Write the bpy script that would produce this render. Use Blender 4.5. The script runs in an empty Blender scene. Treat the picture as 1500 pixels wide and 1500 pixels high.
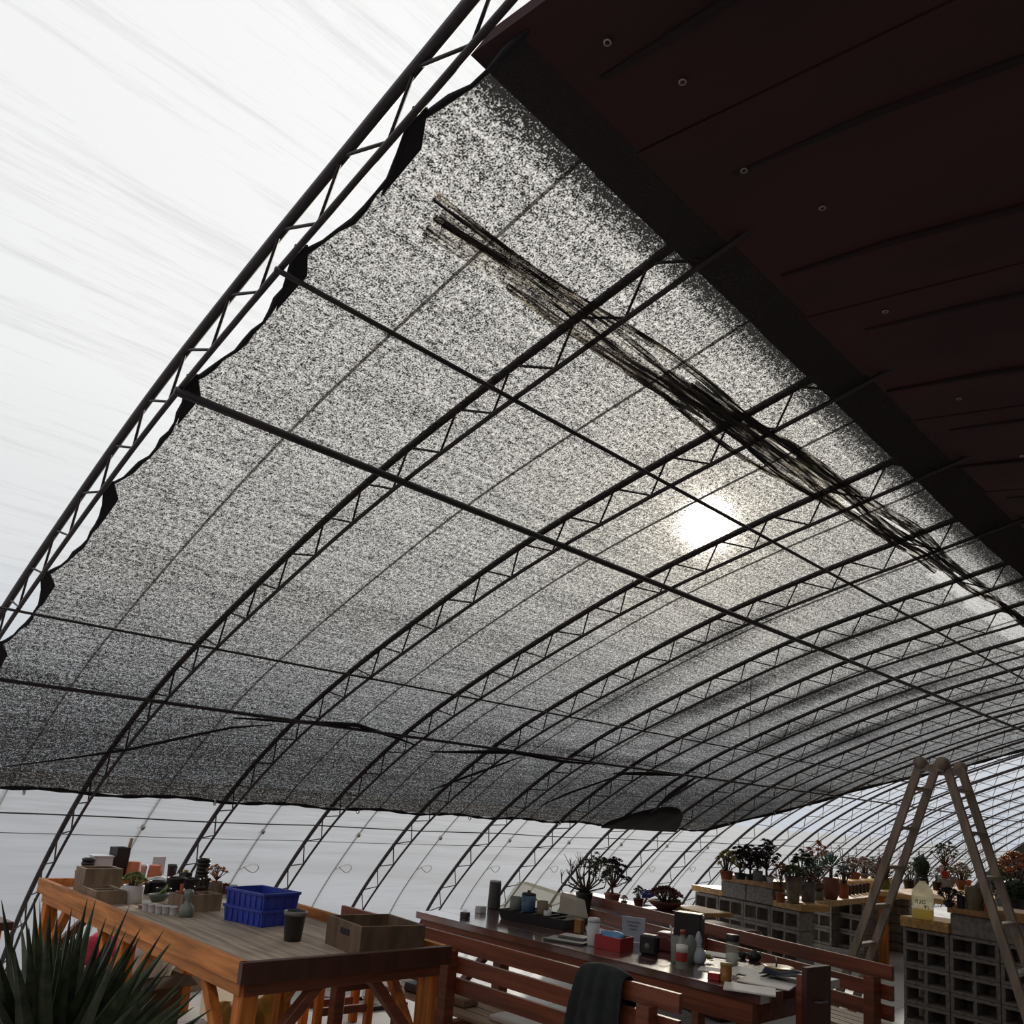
import bpy, math, random
from mathutils import Vector, Matrix
R = random.Random(7)
SC = bpy.context.scene
COL = SC.collection
PI = math.pi
CAM_H = 1.6
# ------------------------------------------------------------------ camera
r_ = Vector((0.70898974, -0.70073318, 0.07941384)); u_ = Vector((-0.19047868, -0.08185574, 0.97827272)); f_ = Vector((0.67900768, 0.70871196, 0.19150961))
FPX = 1209.18; CY = 937.1
EYE = Vector((0, 0, CAM_H))
cd = bpy.data.cameras.new('camera'); cam = bpy.data.objects.new('camera', cd); COL.objects.link(cam)
M = Matrix((r_, u_, -f_)).transposed().to_4x4(); M.translation = EYE
cam.matrix_world = M
cd.sensor_width = 36; cd.lens = FPX/1500*36; cd.shift_y = (CY-750)/1500; cd.clip_start = 0.02; cd.clip_end = 400
SC.camera = cam

def ray(x, y): return f_ + (x-750)/FPX*r_ - (y-CY)/FPX*u_
def at(x, y, z):                      # where the sight line through a pixel meets the height z
    d = ray(x, y); return EYE + d*((z-CAM_H)/d.z)
def atd(x, y, t): return EYE + ray(x, y)*t
def mpp(p): return (Vector(p)-EYE).dot(f_)/FPX

# ------------------------------------------------------------------ materials
def new_mat(n):
    m = bpy.data.materials.new(n); m.use_nodes = True
    nt = m.node_tree; nt.nodes.clear()
    o = nt.nodes.new('ShaderNodeOutputMaterial')
    return m, nt, o
def mat(n, c, rough=.6, metal=0., var=.25, scale=(6, 6, 6), bump=0., spec=.5, trans=0., c2=None, coat=0.):
    m, nt, o = new_mat(n)
    b = nt.nodes.new('ShaderNodeBsdfPrincipled')
    tc = nt.nodes.new('ShaderNodeTexCoord'); mp = nt.nodes.new('ShaderNodeMapping'); mp.inputs['Scale'].default_value = scale
    nz = nt.nodes.new('ShaderNodeTexNoise'); nz.inputs['Scale'].default_value = 1.; nz.inputs['Detail'].default_value = 5
    mx = nt.nodes.new('ShaderNodeMix'); mx.data_type = 'RGBA'
    c2 = c2 or tuple(x*(1-var) for x in c); c1 = tuple(min(1, x*(1+var*.6)) for x in c)
    mx.inputs['A'].default_value = (*c1, 1); mx.inputs['B'].default_value = (*c2, 1)
    L = nt.links.new
    L(tc.outputs['Object'], mp.inputs['Vector']); L(mp.outputs[0], nz.inputs['Vector'])
    mr = nt.nodes.new('ShaderNodeMapRange'); mr.inputs[1].default_value = .35; mr.inputs[2].default_value = .65
    L(nz.outputs[0], mr.inputs[0]); L(mr.outputs[0], mx.inputs['Factor']); L(mx.outputs['Result'], b.inputs['Base Color'])
    b.inputs['Roughness'].default_value = rough; b.inputs['Metallic'].default_value = metal
    b.inputs['Specular IOR Level'].default_value = spec; b.inputs['Transmission Weight'].default_value = trans
    b.inputs['Coat Weight'].default_value = coat; b.inputs['Coat Roughness'].default_value = .12; b.inputs['Coat IOR'].default_value = 2.1
    if bump:
        bp = nt.nodes.new('ShaderNodeBump'); bp.inputs['Strength'].default_value = bump; bp.inputs['Distance'].default_value = .004
        L(nz.outputs[0], bp.inputs['Height']); L(bp.outputs[0], b.inputs['Normal'])
    L(b.outputs[0], o.inputs[0])
    return m
def leafmat(n, c, c2): return mat(n, c, .5, 0, .3, (25, 25, 25), c2=c2, spec=.3)
def clear_mat(n, c, fac, rough=.08, milky=0.):          # thin clear plastic or glass: part see-through, part glossy body
    m, nt, o = new_mat(n); L = nt.links.new
    t = nt.nodes.new('ShaderNodeBsdfTransparent'); t.inputs[0].default_value = (*c, 1)
    b = nt.nodes.new('ShaderNodeBsdfPrincipled'); b.inputs['Base Color'].default_value = (*c, 1); b.inputs['Roughness'].default_value = rough
    mx = nt.nodes.new('ShaderNodeMixShader'); mx.inputs[0].default_value = fac
    if milky:                               # soft plastic that lets light glow through it
        tl = nt.nodes.new('ShaderNodeBsdfTranslucent'); tl.inputs[0].default_value = (*c, 1); m2 = nt.nodes.new('ShaderNodeMixShader'); m2.inputs[0].default_value = milky
        L(b.outputs[0], m2.inputs[1]); L(tl.outputs[0], m2.inputs[2]); b = m2
    L(t.outputs[0], mx.inputs[1]); L(b.outputs[0], mx.inputs[2]); L(mx.outputs[0], o.inputs[0])
    return m
MT = {}
MT['steel'] = mat('painted steel pipe', (.045, .035, .04), .55, .3)
MT['wire'] = mat('galvanised wire', (.08, .08, .08), .5, .5)
MT['rope'] = mat('tan film rope', (.17, .13, .07), .9)
MT['bench'] = mat('red stained bench wood', (.20, .056, .026), .45, 0, .35, (3, 3, 40), .2)
MT['benchy'] = mat('red stained bench wood along', (.20, .056, .026), .42, 0, .4, (40, 2, 40), .2)
MT['lacquer'] = mat('lacquered dark table wood', (.115, .042, .036), .24, 0, .4, (30, 2, 30), .06, spec=1., coat=1.)
MT['orange'] = mat('orange stained table wood', (.58, .225, .07), .6, 0, .4, (30, 2.5, 30), .25, spec=.2)
MT['orangev'] = mat('orange stained post wood', (.58, .185, .04), .6, 0, .4, (30, 30, 2.5), .25, spec=.2)
MT['weather'] = mat('weathered grey planks', (.40, .32, .25), .6, 0, .4, (30, 2, 30), .3)
MT['seat'] = mat('worn seat slats', (.40, .29, .20), .5, 0, .35, (35, 2, 35), .2)
MT['pine'] = mat('yellow pine plank', (.52, .30, .10), .55, 0, .35, (25, 3, 25), .15)
MT['oldpine'] = mat('brown pine board', (.40, .20, .075), .6, 0, .35, (25, 3, 25), .15)
MT['crate'] = mat('grey brown crate wood', (.27, .19, .125), .7, 0, .35, (18, 18, 4), .3)
MT['cratedark'] = mat('brown crate wood', (.15, .095, .06), .7, 0, .35, (18, 18, 4), .3)
MT['block'] = mat('grey concrete block', (.235, .21, .19), .9, 0, .3, (30, 30, 30), .6)
MT['clay'] = mat('terracotta', (.36, .10, .045), .75, 0, .25, (12, 12, 12))
MT['claydark'] = mat('dark terracotta', (.22, .075, .05), .7, 0, .25, (12, 12, 12))
MT['tanpot'] = mat('tan glazed clay', (.20, .155, .10), .5, 0, .35, (14, 14, 14))
MT['olive'] = mat('olive glazed pot', (.20, .19, .08), .45, 0, .3, (12, 12, 12))
MT['greypot'] = mat('grey stone pot', (.17, .16, .17), .7, 0, .3, (20, 20, 20))
MT['purplepot'] = mat('dark purple glazed pot', (.05, .035, .06), .3)
MT['white'] = mat('white ceramic', (.62, .62, .64), .4, 0, .08)
MT['paper'] = mat('white paper', (.82, .81, .78), .8, 0, .08)
MT['bluepaper'] = mat('pale blue card', (.42, .47, .55), .7, 0, .1)
MT['whitesack'] = mat('white woven sack', (.50, .48, .45), .7, 0, .25, (8, 8, 8), .5)
MT['black'] = mat('black plastic', (.018, .017, .018), .45, 0, .2)
MT['greyplastic'] = mat('grey plastic', (.16, .16, .165), .45, 0, .15)
MT['greydark'] = mat('dark grey plastic', (.06, .06, .062), .5, 0, .2)
MT['blue'] = mat('blue plastic', (.028, .055, .38), .4, 0, .15)
MT['skyblue'] = mat('sky blue film', (.12, .30, .55), .5, 0, .15)
MT['red'] = mat('red paint', (.36, .03, .03), .45, 0, .15)
MT['pinkred'] = mat('crimson cloth', (.50, .03, .08), .7, 0, .2)
MT['darkred'] = mat('dark red card', (.14, .025, .022), .5, 0, .2)
MT['yellow'] = mat('yellow sack', (.52, .30, .05), .6, 0, .35, (8, 8, 8), .4)
MT['card'] = mat('brown cardboard', (.16, .10, .06), .8, 0, .2)
MT['cardlight'] = mat('light cardboard', (.30, .22, .15), .8, 0, .2)
MT['brownboard'] = mat('dark brown board', (.07, .024, .015), .5, 0, .3, (20, 20, 3))
MT['soil'] = mat('dark soil', (.03, .022, .016), .95, 0, .5, (60, 60, 60), .8)
MT['stem'] = mat('woody stem', (.10, .07, .05), .8, 0, .3, (20, 20, 20))
MT['cloth'] = mat('black green cloth', (.016, .021, .02), .9, 0, .3, (15, 15, 15), .3)
MT['navy'] = mat('navy cloth', (.018, .025, .05), .9)
MT['ladder'] = mat('weathered ladder rail', (.34, .28, .22), .5, .15, .3, (20, 20, 4))
MT['rung'] = mat('pale ladder rung', (.50, .44, .36), .4, .1, .2)
MT['mugblue'] = mat('blue enamel', (.06, .12, .20), .3)
MT['amber'] = mat('amber jar', (.30, .13, .03), .25)
MT['greencer'] = mat('grey green ceramic', (.17, .20, .17), .35, 0, .25)
MT['aqua'] = mat('aqua plastic', (.35, .52, .52), .4)
MT['clear'] = clear_mat('clear plastic', (.80, .82, .78), .22)
MT['dome'] = clear_mat('hazy clear lid', (.86, .84, .74), .42, .25, .6)
MT['bagclear'] = clear_mat('hazy white plastic bag', (.86, .80, .72), .8, .4, .65)
MT['jug'] = clear_mat('milky yellow jug', (.97, .95, .82), .62, .3, .95)
MT['juice'] = clear_mat('yellow liquid', (.88, .78, .36), .6, .3, .92)
MT['gold'] = mat('ochre tray', (.35, .22, .06), .4)
MT['g_light'] = leafmat('light green leaf', (.20, .27, .07), (.09, .16, .04))
MT['g_yel'] = leafmat('yellow green leaf', (.42, .34, .06), (.12, .17, .04))
MT['g_blue'] = leafmat('blue green leaf', (.15, .23, .19), (.08, .15, .13))
MT['g_dark'] = leafmat('dark green leaf', (.035, .06, .025), (.02, .032, .016))
MT['g_mid'] = leafmat('mid green leaf', (.09, .13, .05), (.05, .07, .03))
MT['g_purp'] = leafmat('black purple leaf', (.045, .018, .025), (.022, .012, .016))
MT['g_red'] = leafmat('red brown leaf', (.15, .045, .035), (.06, .03, .025))
MT['g_pink'] = leafmat('pink grey leaf', (.28, .17, .14), (.13, .12, .09))
MT['g_oran'] = leafmat('orange leaf', (.50, .18, .06), (.22, .10, .05))
MT['g_yucca'] = leafmat('yucca leaf', (.042, .055, .024), (.014, .022, .011))

def film_mat():
    m, nt, o = new_mat('greenhouse film'); L = nt.links.new
    tc = nt.nodes.new('ShaderNodeTexCoord'); mp = nt.nodes.new('ShaderNodeMapping'); mp.inputs['Scale'].default_value = (.55, 9, 9)
    n1 = nt.nodes.new('ShaderNodeTexNoise'); n1.inputs['Scale'].default_value = 1.6; n1.inputs['Detail'].default_value = 6; n1.inputs['Roughness'].default_value = .75
    L(tc.outputs['Object'], mp.inputs[0]); L(mp.outputs[0], n1.inputs['Vector'])
    mr = nt.nodes.new('ShaderNodeMapRange'); mr.inputs[1].default_value = .30; mr.inputs[2].default_value = .50; mr.inputs[3].default_value = .79; mr.inputs[4].default_value = .985
    L(n1.outputs[0], mr.inputs[0])
    t = nt.nodes.new('ShaderNodeBsdfTransparent'); L(mr.outputs[0], t.inputs[0])
    d = nt.nodes.new('ShaderNodeBsdfTranslucent'); d.inputs[0].default_value = (.85, .88, .92, 1)
    mx = nt.nodes.new('ShaderNodeMixShader'); mx.inputs[0].default_value = .16
    L(t.outputs[0], mx.inputs[1]); L(d.outputs[0], mx.inputs[2]); L(mx.outputs[0], o.inputs[0])
    return m
MT['film'] = film_mat()
def net_mat(n, stretch=(1, 1, 1), s1=115., s2=38.):
    m, nt, o = new_mat(n); L = nt.links.new
    tc = nt.nodes.new('ShaderNodeTexCoord'); mp = nt.nodes.new('ShaderNodeMapping'); mp.inputs['Scale'].default_value = stretch
    L(tc.outputs['Object'], mp.inputs[0])
    def nz(sc, det, mapping=None):
        q = nt.nodes.new('ShaderNodeTexNoise'); q.inputs['Scale'].default_value = sc; q.inputs['Detail'].default_value = det
        if mapping:
            m_ = nt.nodes.new('ShaderNodeMapping'); m_.inputs['Scale'].default_value = mapping; L(tc.outputs['Object'], m_.inputs[0]); L(m_.outputs[0], q.inputs['Vector'])
        else: L(mp.outputs[0], q.inputs['Vector'])
        return q.outputs[0]
    def mixf(x, y, f):
        q = nt.nodes.new('ShaderNodeMix'); q.data_type = 'FLOAT'; q.inputs['Factor'].default_value = f; L(x, q.inputs['A']); L(y, q.inputs['B']); return q
    ad = mixf(mixf(nz(s1, 1.5), nz(s2, 2.0), .33).outputs['Result'], nz(55., 3, (.035, .9, .9)), .12)
    at_ = nt.nodes.new('ShaderNodeAttribute'); at_.attribute_name = 'weave'
    sub = nt.nodes.new('ShaderNodeMath'); sub.operation = 'SUBTRACT'; L(ad.outputs['Result'], sub.inputs[0]); L(at_.outputs['Fac'], sub.inputs[1])
    mr = nt.nodes.new('ShaderNodeMapRange'); mr.inputs[1].default_value = -.10; mr.inputs[2].default_value = .10; mr.inputs[3].default_value = .02; mr.inputs[4].default_value = .9
    L(sub.outputs[0], mr.inputs[0])
    t = nt.nodes.new('ShaderNodeBsdfTransparent'); t.inputs[0].default_value = (1, .965, .91, 1)
    d = nt.nodes.new('ShaderNodeBsdfDiffuse'); d.inputs[0].default_value = (.05, .045, .045, 1)
    mx = nt.nodes.new('ShaderNodeMixShader'); L(mr.outputs[0], mx.inputs[0]); L(d.outputs[0], mx.inputs[1]); L(t.outputs[0], mx.inputs[2])
    L(mx.outputs[0], o.inputs[0]); return m
MT['net'] = net_mat('black shade net', s1=190., s2=62.)
MT['netfold'] = net_mat('folded shade net', (.08, 1.6, 1.6), 60., 30.)
MT['nethem'] = mat('black net hem', (.014, .012, .016), .9)
def tile_mat():
    m, nt, o = new_mat('pale floor tiles'); L = nt.links.new
    b = nt.nodes.new('ShaderNodeBsdfPrincipled'); tc = nt.nodes.new('ShaderNodeTexCoord')
    br = nt.nodes.new('ShaderNodeTexBrick'); br.offset = 0; br.inputs['Scale'].default_value = 1; br.inputs['Brick Width'].default_value = .8; br.inputs['Row Height'].default_value = .8
    br.inputs['Mortar Size'].default_value = .006; br.inputs['Color1'].default_value = (.50, .49, .47, 1); br.inputs['Color2'].default_value = (.44, .44, .42, 1); br.inputs['Mortar'].default_value = (.20, .19, .18, 1)
    nz = nt.nodes.new('ShaderNodeTexNoise'); nz.inputs['Scale'].default_value = 4; nz.inputs['Detail'].default_value = 6
    mx = nt.nodes.new('ShaderNodeMix'); mx.data_type = 'RGBA'; mx.blend_type = 'MULTIPLY'; mx.inputs['Factor'].default_value = .35
    L(tc.outputs['Object'], br.inputs['Vector']); L(tc.outputs['Object'], nz.inputs['Vector']); L(br.outputs['Color'], mx.inputs['A']); L(nz.outputs['Color'], mx.inputs['B'])
    L(mx.outputs['Result'], b.inputs['Base Color']); b.inputs['Roughness'].default_value = .5; L(b.outputs[0], o.inputs[0]); return m
MT['tile'] = tile_mat()
MT['roof'] = mat('dark brown roof boarding', (.05, .0125, .015), .8, 0, .3, (3, 1, 1))
MT['roofseam'] = mat('black roof seam', (.016, .006, .006), .85)
MT['washer'] = mat('zinc washer', (.5, .45, .42), .35, .7)
MT['earth'] = mat('pale dry ground', (.12, .135, .165), .95, 0, .3, (.3, .3, .3))
MT['endwall'] = mat('dark earthen end wall', (.035, .028, .022), .95, 0, .4, (4, 4, 4), .5)
MT['brick'] = mat('dull brick wall', (.14, .09, .07), .9, 0, .3, (3, 3, 14), .4)

# ------------------------------------------------------------------ mesh builder
class MB:
    def __init__(s): s.v = []; s.f = []; s.sm = []
    def add(s, vs, fs, smooth=False):
        o = len(s.v); s.v += [tuple(v) for v in vs]
        for f in fs: s.f.append(tuple(i+o for i in f)); s.sm.append(smooth)
    def box(s, c, d, rot=None, bev=0.):
        x, y, z = d[0]/2, d[1]/2, d[2]/2
        e = min(bev or min(d)*.06, min(d)*.3)
        vs = []; idx = {}
        for sx in (-1, 1):
            for sy in (-1, 1):
                for sz in (-1, 1):
                    for k in range(3):
                        p = [sx*x, sy*y, sz*z]; q = [sx, sy, sz]
                        for a in range(3):
                            if a != k: p[a] -= q[a]*e
                        idx[(sx, sy, sz, k)] = len(vs); vs.append(Vector(p))
        fs = []
        for k in range(3):
            a, b = [(1, 2), (2, 0), (0, 1)][k]
            for sg in (-1, 1):
                loop = []
                for (p, q) in ((-1, -1), (1, -1), (1, 1), (-1, 1)):
                    t = [0, 0, 0]; t[k] = sg; t[a] = p; t[b] = q; loop.append(idx[(*t, k)])
                fs.append(loop if sg > 0 else loop[::-1])
        for k in range(3):                     # bevel strips
            a, b = (k+1) % 3, (k+2) % 3
            for p in (-1, 1):
                for q in (-1, 1):
                    t0 = [0, 0, 0]; t0[a] = p; t0[b] = q; t1 = list(t0); t0[k] = -1; t1[k] = 1
                    l = [idx[(*t0, a)], idx[(*t1, a)], idx[(*t1, b)], idx[(*t0, b)]]
                    fs.append(l if p*q < 0 else l[::-1])
        for sx in (-1, 1):
            for sy in (-1, 1):
                for sz in (-1, 1):
                    l = [idx[(sx, sy, sz, k)] for k in range(3)]; fs.append(l if sx*sy*sz > 0 else l[::-1])
        c = Vector(c)
        if rot is not None: vs = [rot @ v for v in vs]
        s.add([v+c for v in vs], fs); return s
    def bar(s, a, b, w, h, up=(0, 0, 1)):       # a board from a to b, w across and h along up
        a, b = Vector(a), Vector(b); d = (b-a); L = d.length; d.normalize(); up = Vector(up)
        sd = up.cross(d)
        if sd.length < 1e-4: sd = Vector((1, 0, 0)).cross(d)
        sd.normalize(); up = d.cross(sd)
        s.box((a+b)/2, (L, w, h), Matrix((d, sd, up)).transposed()); return s
    def tube(s, pts, r, n=6, caps=True):
        pts = [Vector(p) for p in pts]; k = len(pts); rr = r if isinstance(r, (list, tuple)) else [r]*k
        vs = []; ref = Vector((.31, .17, .93))
        for i, p in enumerate(pts):
            t = (pts[min(i+1, k-1)]-pts[max(i-1, 0)]).normalized()
            a = t.cross(ref)
            if a.length < .05: a = t.cross(Vector((1, 0, 0)))
            a.normalize(); b = t.cross(a)
            for j in range(n):
                w = 2*PI*j/n; vs.append(p+(a*math.cos(w)+b*math.sin(w))*rr[i])
        fs = [(i*n+j, i*n+(j+1) % n, (i+1)*n+(j+1) % n, (i+1)*n+j) for i in range(k-1) for j in range(n)]
        if caps: fs += [tuple(range(n))[::-1], tuple((k-1)*n+j for j in range(n))]
        s.add(vs, fs, True); return s
    def lathe(s, prof, n=20, c=(0, 0, 0), sq=0., sx=1., sy=1.):
        c = Vector(c); vs = []
        for (r, z) in prof:
            for j in range(n):
                w = 2*PI*j/n; x, y = math.cos(w), math.sin(w)
                if sq:
                    q = (1-sq)+sq/max(abs(x), abs(y)); x *= q; y *= q
                vs.append(c+Vector((r*x*sx, r*y*sy, z)))
        k = len(prof)
        fs = [(i*n+j, i*n+(j+1) % n, (i+1)*n+(j+1) % n, (i+1)*n+j) for i in range(k-1) for j in range(n)]
        if prof[0][0] > 0: fs.append(tuple(range(n))[::-1])
        if prof[-1][0] > 0: fs.append(tuple((k-1)*n+j for j in range(n)))
        s.add(vs, fs, True); return s
    def open_box(s, c, d, t, rot=0., taper=0.):     # five-sided box; c is the middle of its underside
        m = Matrix.Rotation(rot, 3, 'Z'); c = Vector(c); x, y, z = d[0]/2, d[1]/2, d[2]
        def ring(xx, yy, zz): return [c+m @ Vector((a*xx, b*yy, zz)) for a, b in ((-1, -1), (1, -1), (1, 1), (-1, 1))]
        k = 1-taper
        vs = ring(x*k, y*k, 0)+ring(x, y, z)+ring(x-t, y-t, z)+ring(x*k-t, y*k-t, t)
        fs = [(3, 2, 1, 0)]
        for a in range(3):
            for j in range(4): fs.append((a*4+j, a*4+(j+1) % 4, a*4+4+(j+1) % 4, a*4+4+j))
        fs.append((12, 13, 14, 15)); s.add(vs, fs); return s
    def grid(s, fn, nu, nv, smooth=True):
        vs = [fn(i/nu, j/nv) for i in range(nu+1) for j in range(nv+1)]
        fs = [(i*(nv+1)+j, (i+1)*(nv+1)+j, (i+1)*(nv+1)+j+1, i*(nv+1)+j+1) for i in range(nu) for j in range(nv)]
        s.add(vs, fs, smooth); return s
    def leaf(s, a, b, w, th, up=(0, 0, 1), mid=.55):
        a, b = Vector(a), Vector(b); d = b-a; sd = d.cross(Vector(up))
        if sd.length < 1e-6: sd = d.cross(Vector((1, 0, 0)))
        sd.normalize(); n = sd.cross(d).normalized(); m = a+d*mid
        vs = [a, m+sd*w/2, m-n*th*.6, m-sd*w/2, m+n*th*.4, b]
        s.add(vs, [(0, 2, 1), (0, 3, 2), (0, 1, 4), (0, 4, 3), (5, 1, 2), (5, 2, 3), (5, 4, 1), (5, 3, 4)], True); return s
    def rosette(s, c, rad, n=14, axis=(0, 0, 1), open_=.9, wide=.42, rnd=R):
        c = Vector(c); ax = Vector(axis).normalized(); q = Vector((0, 0, 1)).rotation_difference(ax)
        for i in range(n):
            w = i*2.39996+rnd.uniform(-.15, .15); k = (i+.7)/n
            el = PI/2-(k**.75)*open_*1.35; ln = rad*(.55+.45*k)
            d = q @ Vector((math.cos(w)*math.cos(el), math.sin(w)*math.cos(el), math.sin(el)))
            s.leaf(c+d*rad*.06, c+d*ln, rad*wide, rad*.16, ax, .62)
        return s
    def blob(s, c, rx, ry, rz, amp=.12, n=14, m=9, seed=1, flat=True):
        rn = random.Random(seed); c = Vector(c); ph = [rn.uniform(0, 6.28) for _ in range(8)]
        vs = []
        for i in range(m+1):
            th = PI*i/m
            for j in range(n):
                w = 2*PI*j/n
                k = 1+amp*(math.sin(3*w+ph[0]+2*th)+.7*math.sin(5*w+ph[1]-3*th)+.6*math.sin(4*th+ph[2]+2*w))*math.sin(th)
                z = math.cos(th)*k*rz
                if flat and z < -rz*.75: z = -rz*.75
                vs.append(c+Vector((rx*k*math.sin(th)*math.cos(w), ry*k*math.sin(th)*math.sin(w), z)))
        fs = [(i*n+j, (i+1)*n+j, (i+1)*n+(j+1) % n, i*n+(j+1) % n) for i in range(m) for j in range(n)]
        s.add(vs, fs, True); return s
    def build(s, name, m, parent=None, label=None, loc=None):
        me = bpy.data.meshes.new(name); me.from_pydata(s.v, [], s.f); me.update()
        me.polygons.foreach_set('use_smooth', s.sm)
        me.materials.append(MT[m] if isinstance(m, str) else m)
        o = bpy.data.objects.new(name, me); COL.objects.link(o)
        if parent: o.parent = parent
        if label: o['label'] = label
        if loc is not None: o.location = loc
        return o
def tag(o, label, cat, group=None, kind=None):
    o['label'] = label
    if cat: o['category'] = cat
    if group: o['group'] = group
    if kind: o['kind'] = kind
    return o
def thing(name, label, cat, loc=(0, 0, 0), rot=0., group=None):
    o = bpy.data.objects.new(name, None); COL.objects.link(o); o.empty_display_size = .05
    o.location = loc; o.rotation_euler = (0, 0, rot); return tag(o, label, cat, group)
def single(name, mb, m, label, cat, loc=(0, 0, 0), rot=0., group=None):
    o = mb.build(name, m); o.location = loc; o.rotation_euler = (0, 0, rot); return tag(o, label, cat, group)
def struct(name, mb, m, label=None):
    o = mb.build(name, m); o['kind'] = 'structure'
    if label: o['label'] = label
    return o
def copy_tree(o, parent=None):
    c = o.copy(); COL.objects.link(c)
    if parent: c.parent = parent
    for ch in list(o.children): copy_tree(ch, c)
    return c
ORD = ['first', 'second', 'third', 'fourth', 'fifth', 'sixth', 'seventh', 'eighth', 'ninth', 'tenth', 'eleventh', 'twelfth', 'thirteenth', 'fourteenth', 'fifteenth', 'sixteenth', 'seventeenth', 'eighteenth', 'nineteenth', 'twentieth', 'twenty-first', 'twenty-second', 'twenty-third', 'twenty-fourth', 'twenty-fifth']

# ------------------------------------------------------------------ greenhouse shell
PT = [(-2.6, 1.45), (-1.8, 1.72), (-1.0, 1.88), (-.3, 1.93), (.4, 1.92), (1.0, 1.845), (1.43, 1.747), (1.8, 1.656), (2.26, 1.54), (2.9, 1.357), (3.55, 1.121), (4.40, .77), (5.07, .440), (5.7, .04), (6.1, -.28), (6.5, -.68), (6.85, -1.10), (7.15, -1.6)]
def profile(off=0., n=6):
    P = [Vector(p) for p in PT]; Q = [2*P[0]-P[1]]+P+[2*P[-1]-P[-2]]; out = []
    for i in range(1, len(Q)-2):
        a, b, c, d = Q[i-1:i+3]
        for k in range(n):
            t = k/n; out.append(.5*(2*b+(c-a)*t+(2*a-5*b+4*c-d)*t*t+(-a+3*b-3*c+d)*t**3))
    out.append(P[-1]); res = []
    for i, p in enumerate(out):
        t = (out[min(i+1, len(out)-1)]-out[max(i-1, 0)]).normalized()
        q = p+Vector((t.y, -t.x))*off; res.append((q.x, q.y+CAM_H))
    return res
def on_prof(y, off, prof_cache={}):
    if off not in prof_cache: prof_cache[off] = profile(off)
    P = prof_cache[off]
    for (y0, z0), (y1, z1) in zip(P[:-1], P[1:]):
        if y0 <= y <= y1: return z0+(z1-z0)*(y-y0)/(y1-y0)
    return P[-1][1] if y > 0 else P[0][1]
XE = 22.8
def sheet(P, x0, x1, nx):
    mb = MB(); N = len(P)
    mb.grid(lambda a, b: (x0+(x1-x0)*a, P[min(N-1, round(b*(N-1)))][0], max(-.04, P[min(N-1, round(b*(N-1)))][1])), nx, N-1); return mb
fl = MB(); fl.box((9.8, 2.2, -.03), (26.4, 9.7, .06)); struct('floor', fl, 'tile', 'pale grey tiled floor')
gd = MB(); gd.grid(lambda a, b: (-120+320*a, 7.05+200*b, -.07), 4, 4); struct('ground_outside', gd, 'earth')
film = struct('wall_south', sheet(profile(-.035), -3, XE, 26), 'film', 'milky film skin of the greenhouse')
wn = MB(); wn.box((9.8, -2.72, 1.5), (26.4, .2, 3.1)); struct('wall_north', wn, 'brick')
P0 = profile(.0); ew = MB()
n_ = len(P0); ew.add([(XE, y, max(z, 0)) for y, z in P0]+[(XE+.25, y, max(z, 0)) for y, z in P0]+[(XE, -2.6, 0), (XE+.25, -2.6, 0)],
      [tuple(range(n_))[::-1]+(2*n_,), tuple(range(n_, 2*n_))+(2*n_+1,)]+[(i, i+1, n_+i+1, n_+i) for i in range(n_-1)])
struct('wall_east', ew, 'endwall', 'dark end wall with arched top')
ww = MB(); ww.add([(-3., y, max(z, 0)) for y, z in P0]+[(-3.2, y, max(z, 0)) for y, z in P0]+[(-3., -2.6, 0), (-3.2, -2.6, 0)], [tuple(range(n_))+(2*n_,), tuple(range(n_, 2*n_))[::-1]+(2*n_+1,)]+[(i, n_+i, n_+i+1, i+1) for i in range(n_-1)])
struct('wall_west_unseen', ww, 'brick')  # unseen end wall, added to cut light from behind the camera
# back roof: opaque boarding that falls from the ridge to the north wall
def roofz(y): return CAM_H+1.735-.13*(1.43-y)
X0R = .985
rf = MB(); nb = 46
def roof_edge(x): return 1.33+.035*min(4, max(0, x-1))
for i in range(nb):
    xa = X0R+(XE-X0R)*i/nb; xb = X0R+(XE-X0R)*(i+1)/nb-.004; th = .05+.012*(i % 2)
    ya, yb = roof_edge(xa), -2.6
    vs = [(xa, ya, roofz(ya)-th*.3), (xb, roof_edge(xb), roofz(roof_edge(xb))-th*.3), (xb, yb, roofz(yb)-th*.3), (xa, yb, roofz(yb)-th*.3)]
    vs += [(x, y, z+.03) for x, y, z in vs]
    rf.add(vs, [(0, 1, 2, 3), (7, 6, 5, 4), (0, 4, 5, 1), (1, 5, 6, 2), (2, 6, 7, 3), (3, 7, 4, 0)])
roof = struct('ceiling', rf, 'roof', 'dark brown opaque back roof')
for i in range(14):                      # lap seams running down the slope, with washers beside them
    xa = X0R+.24+.455*i+R.uniform(-.03, .03)
    sm = MB(); ya = roof_edge(xa)-.22-.1*(i % 2)
    sm.tube([(xa+.012*math.sin(4*k), ya-k*.35, roofz(ya-k*.35)-.016) for k in range(9)], [.008]+[.014]*7+[.008], 6); sm.build('roof_seam', 'roofseam', roof)
for (px, py) in ((890, 60), (1000, 118), (1090, 248), (1205, 303), (1297, 455), (1405, 583), (1497, 667)):
    d = ray(px, py); k = (1.735-.13*1.43-.02)/(d.z-.13*d.y); p = EYE+d*k
    w = MB(); w.tube([p+Vector((.008*math.cos(a*PI/4), .008*math.sin(a*PI/4), -.004)) for a in range(9)], .0022, 5); w.build('washer', 'washer', roof, 'small pale washer')
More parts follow.
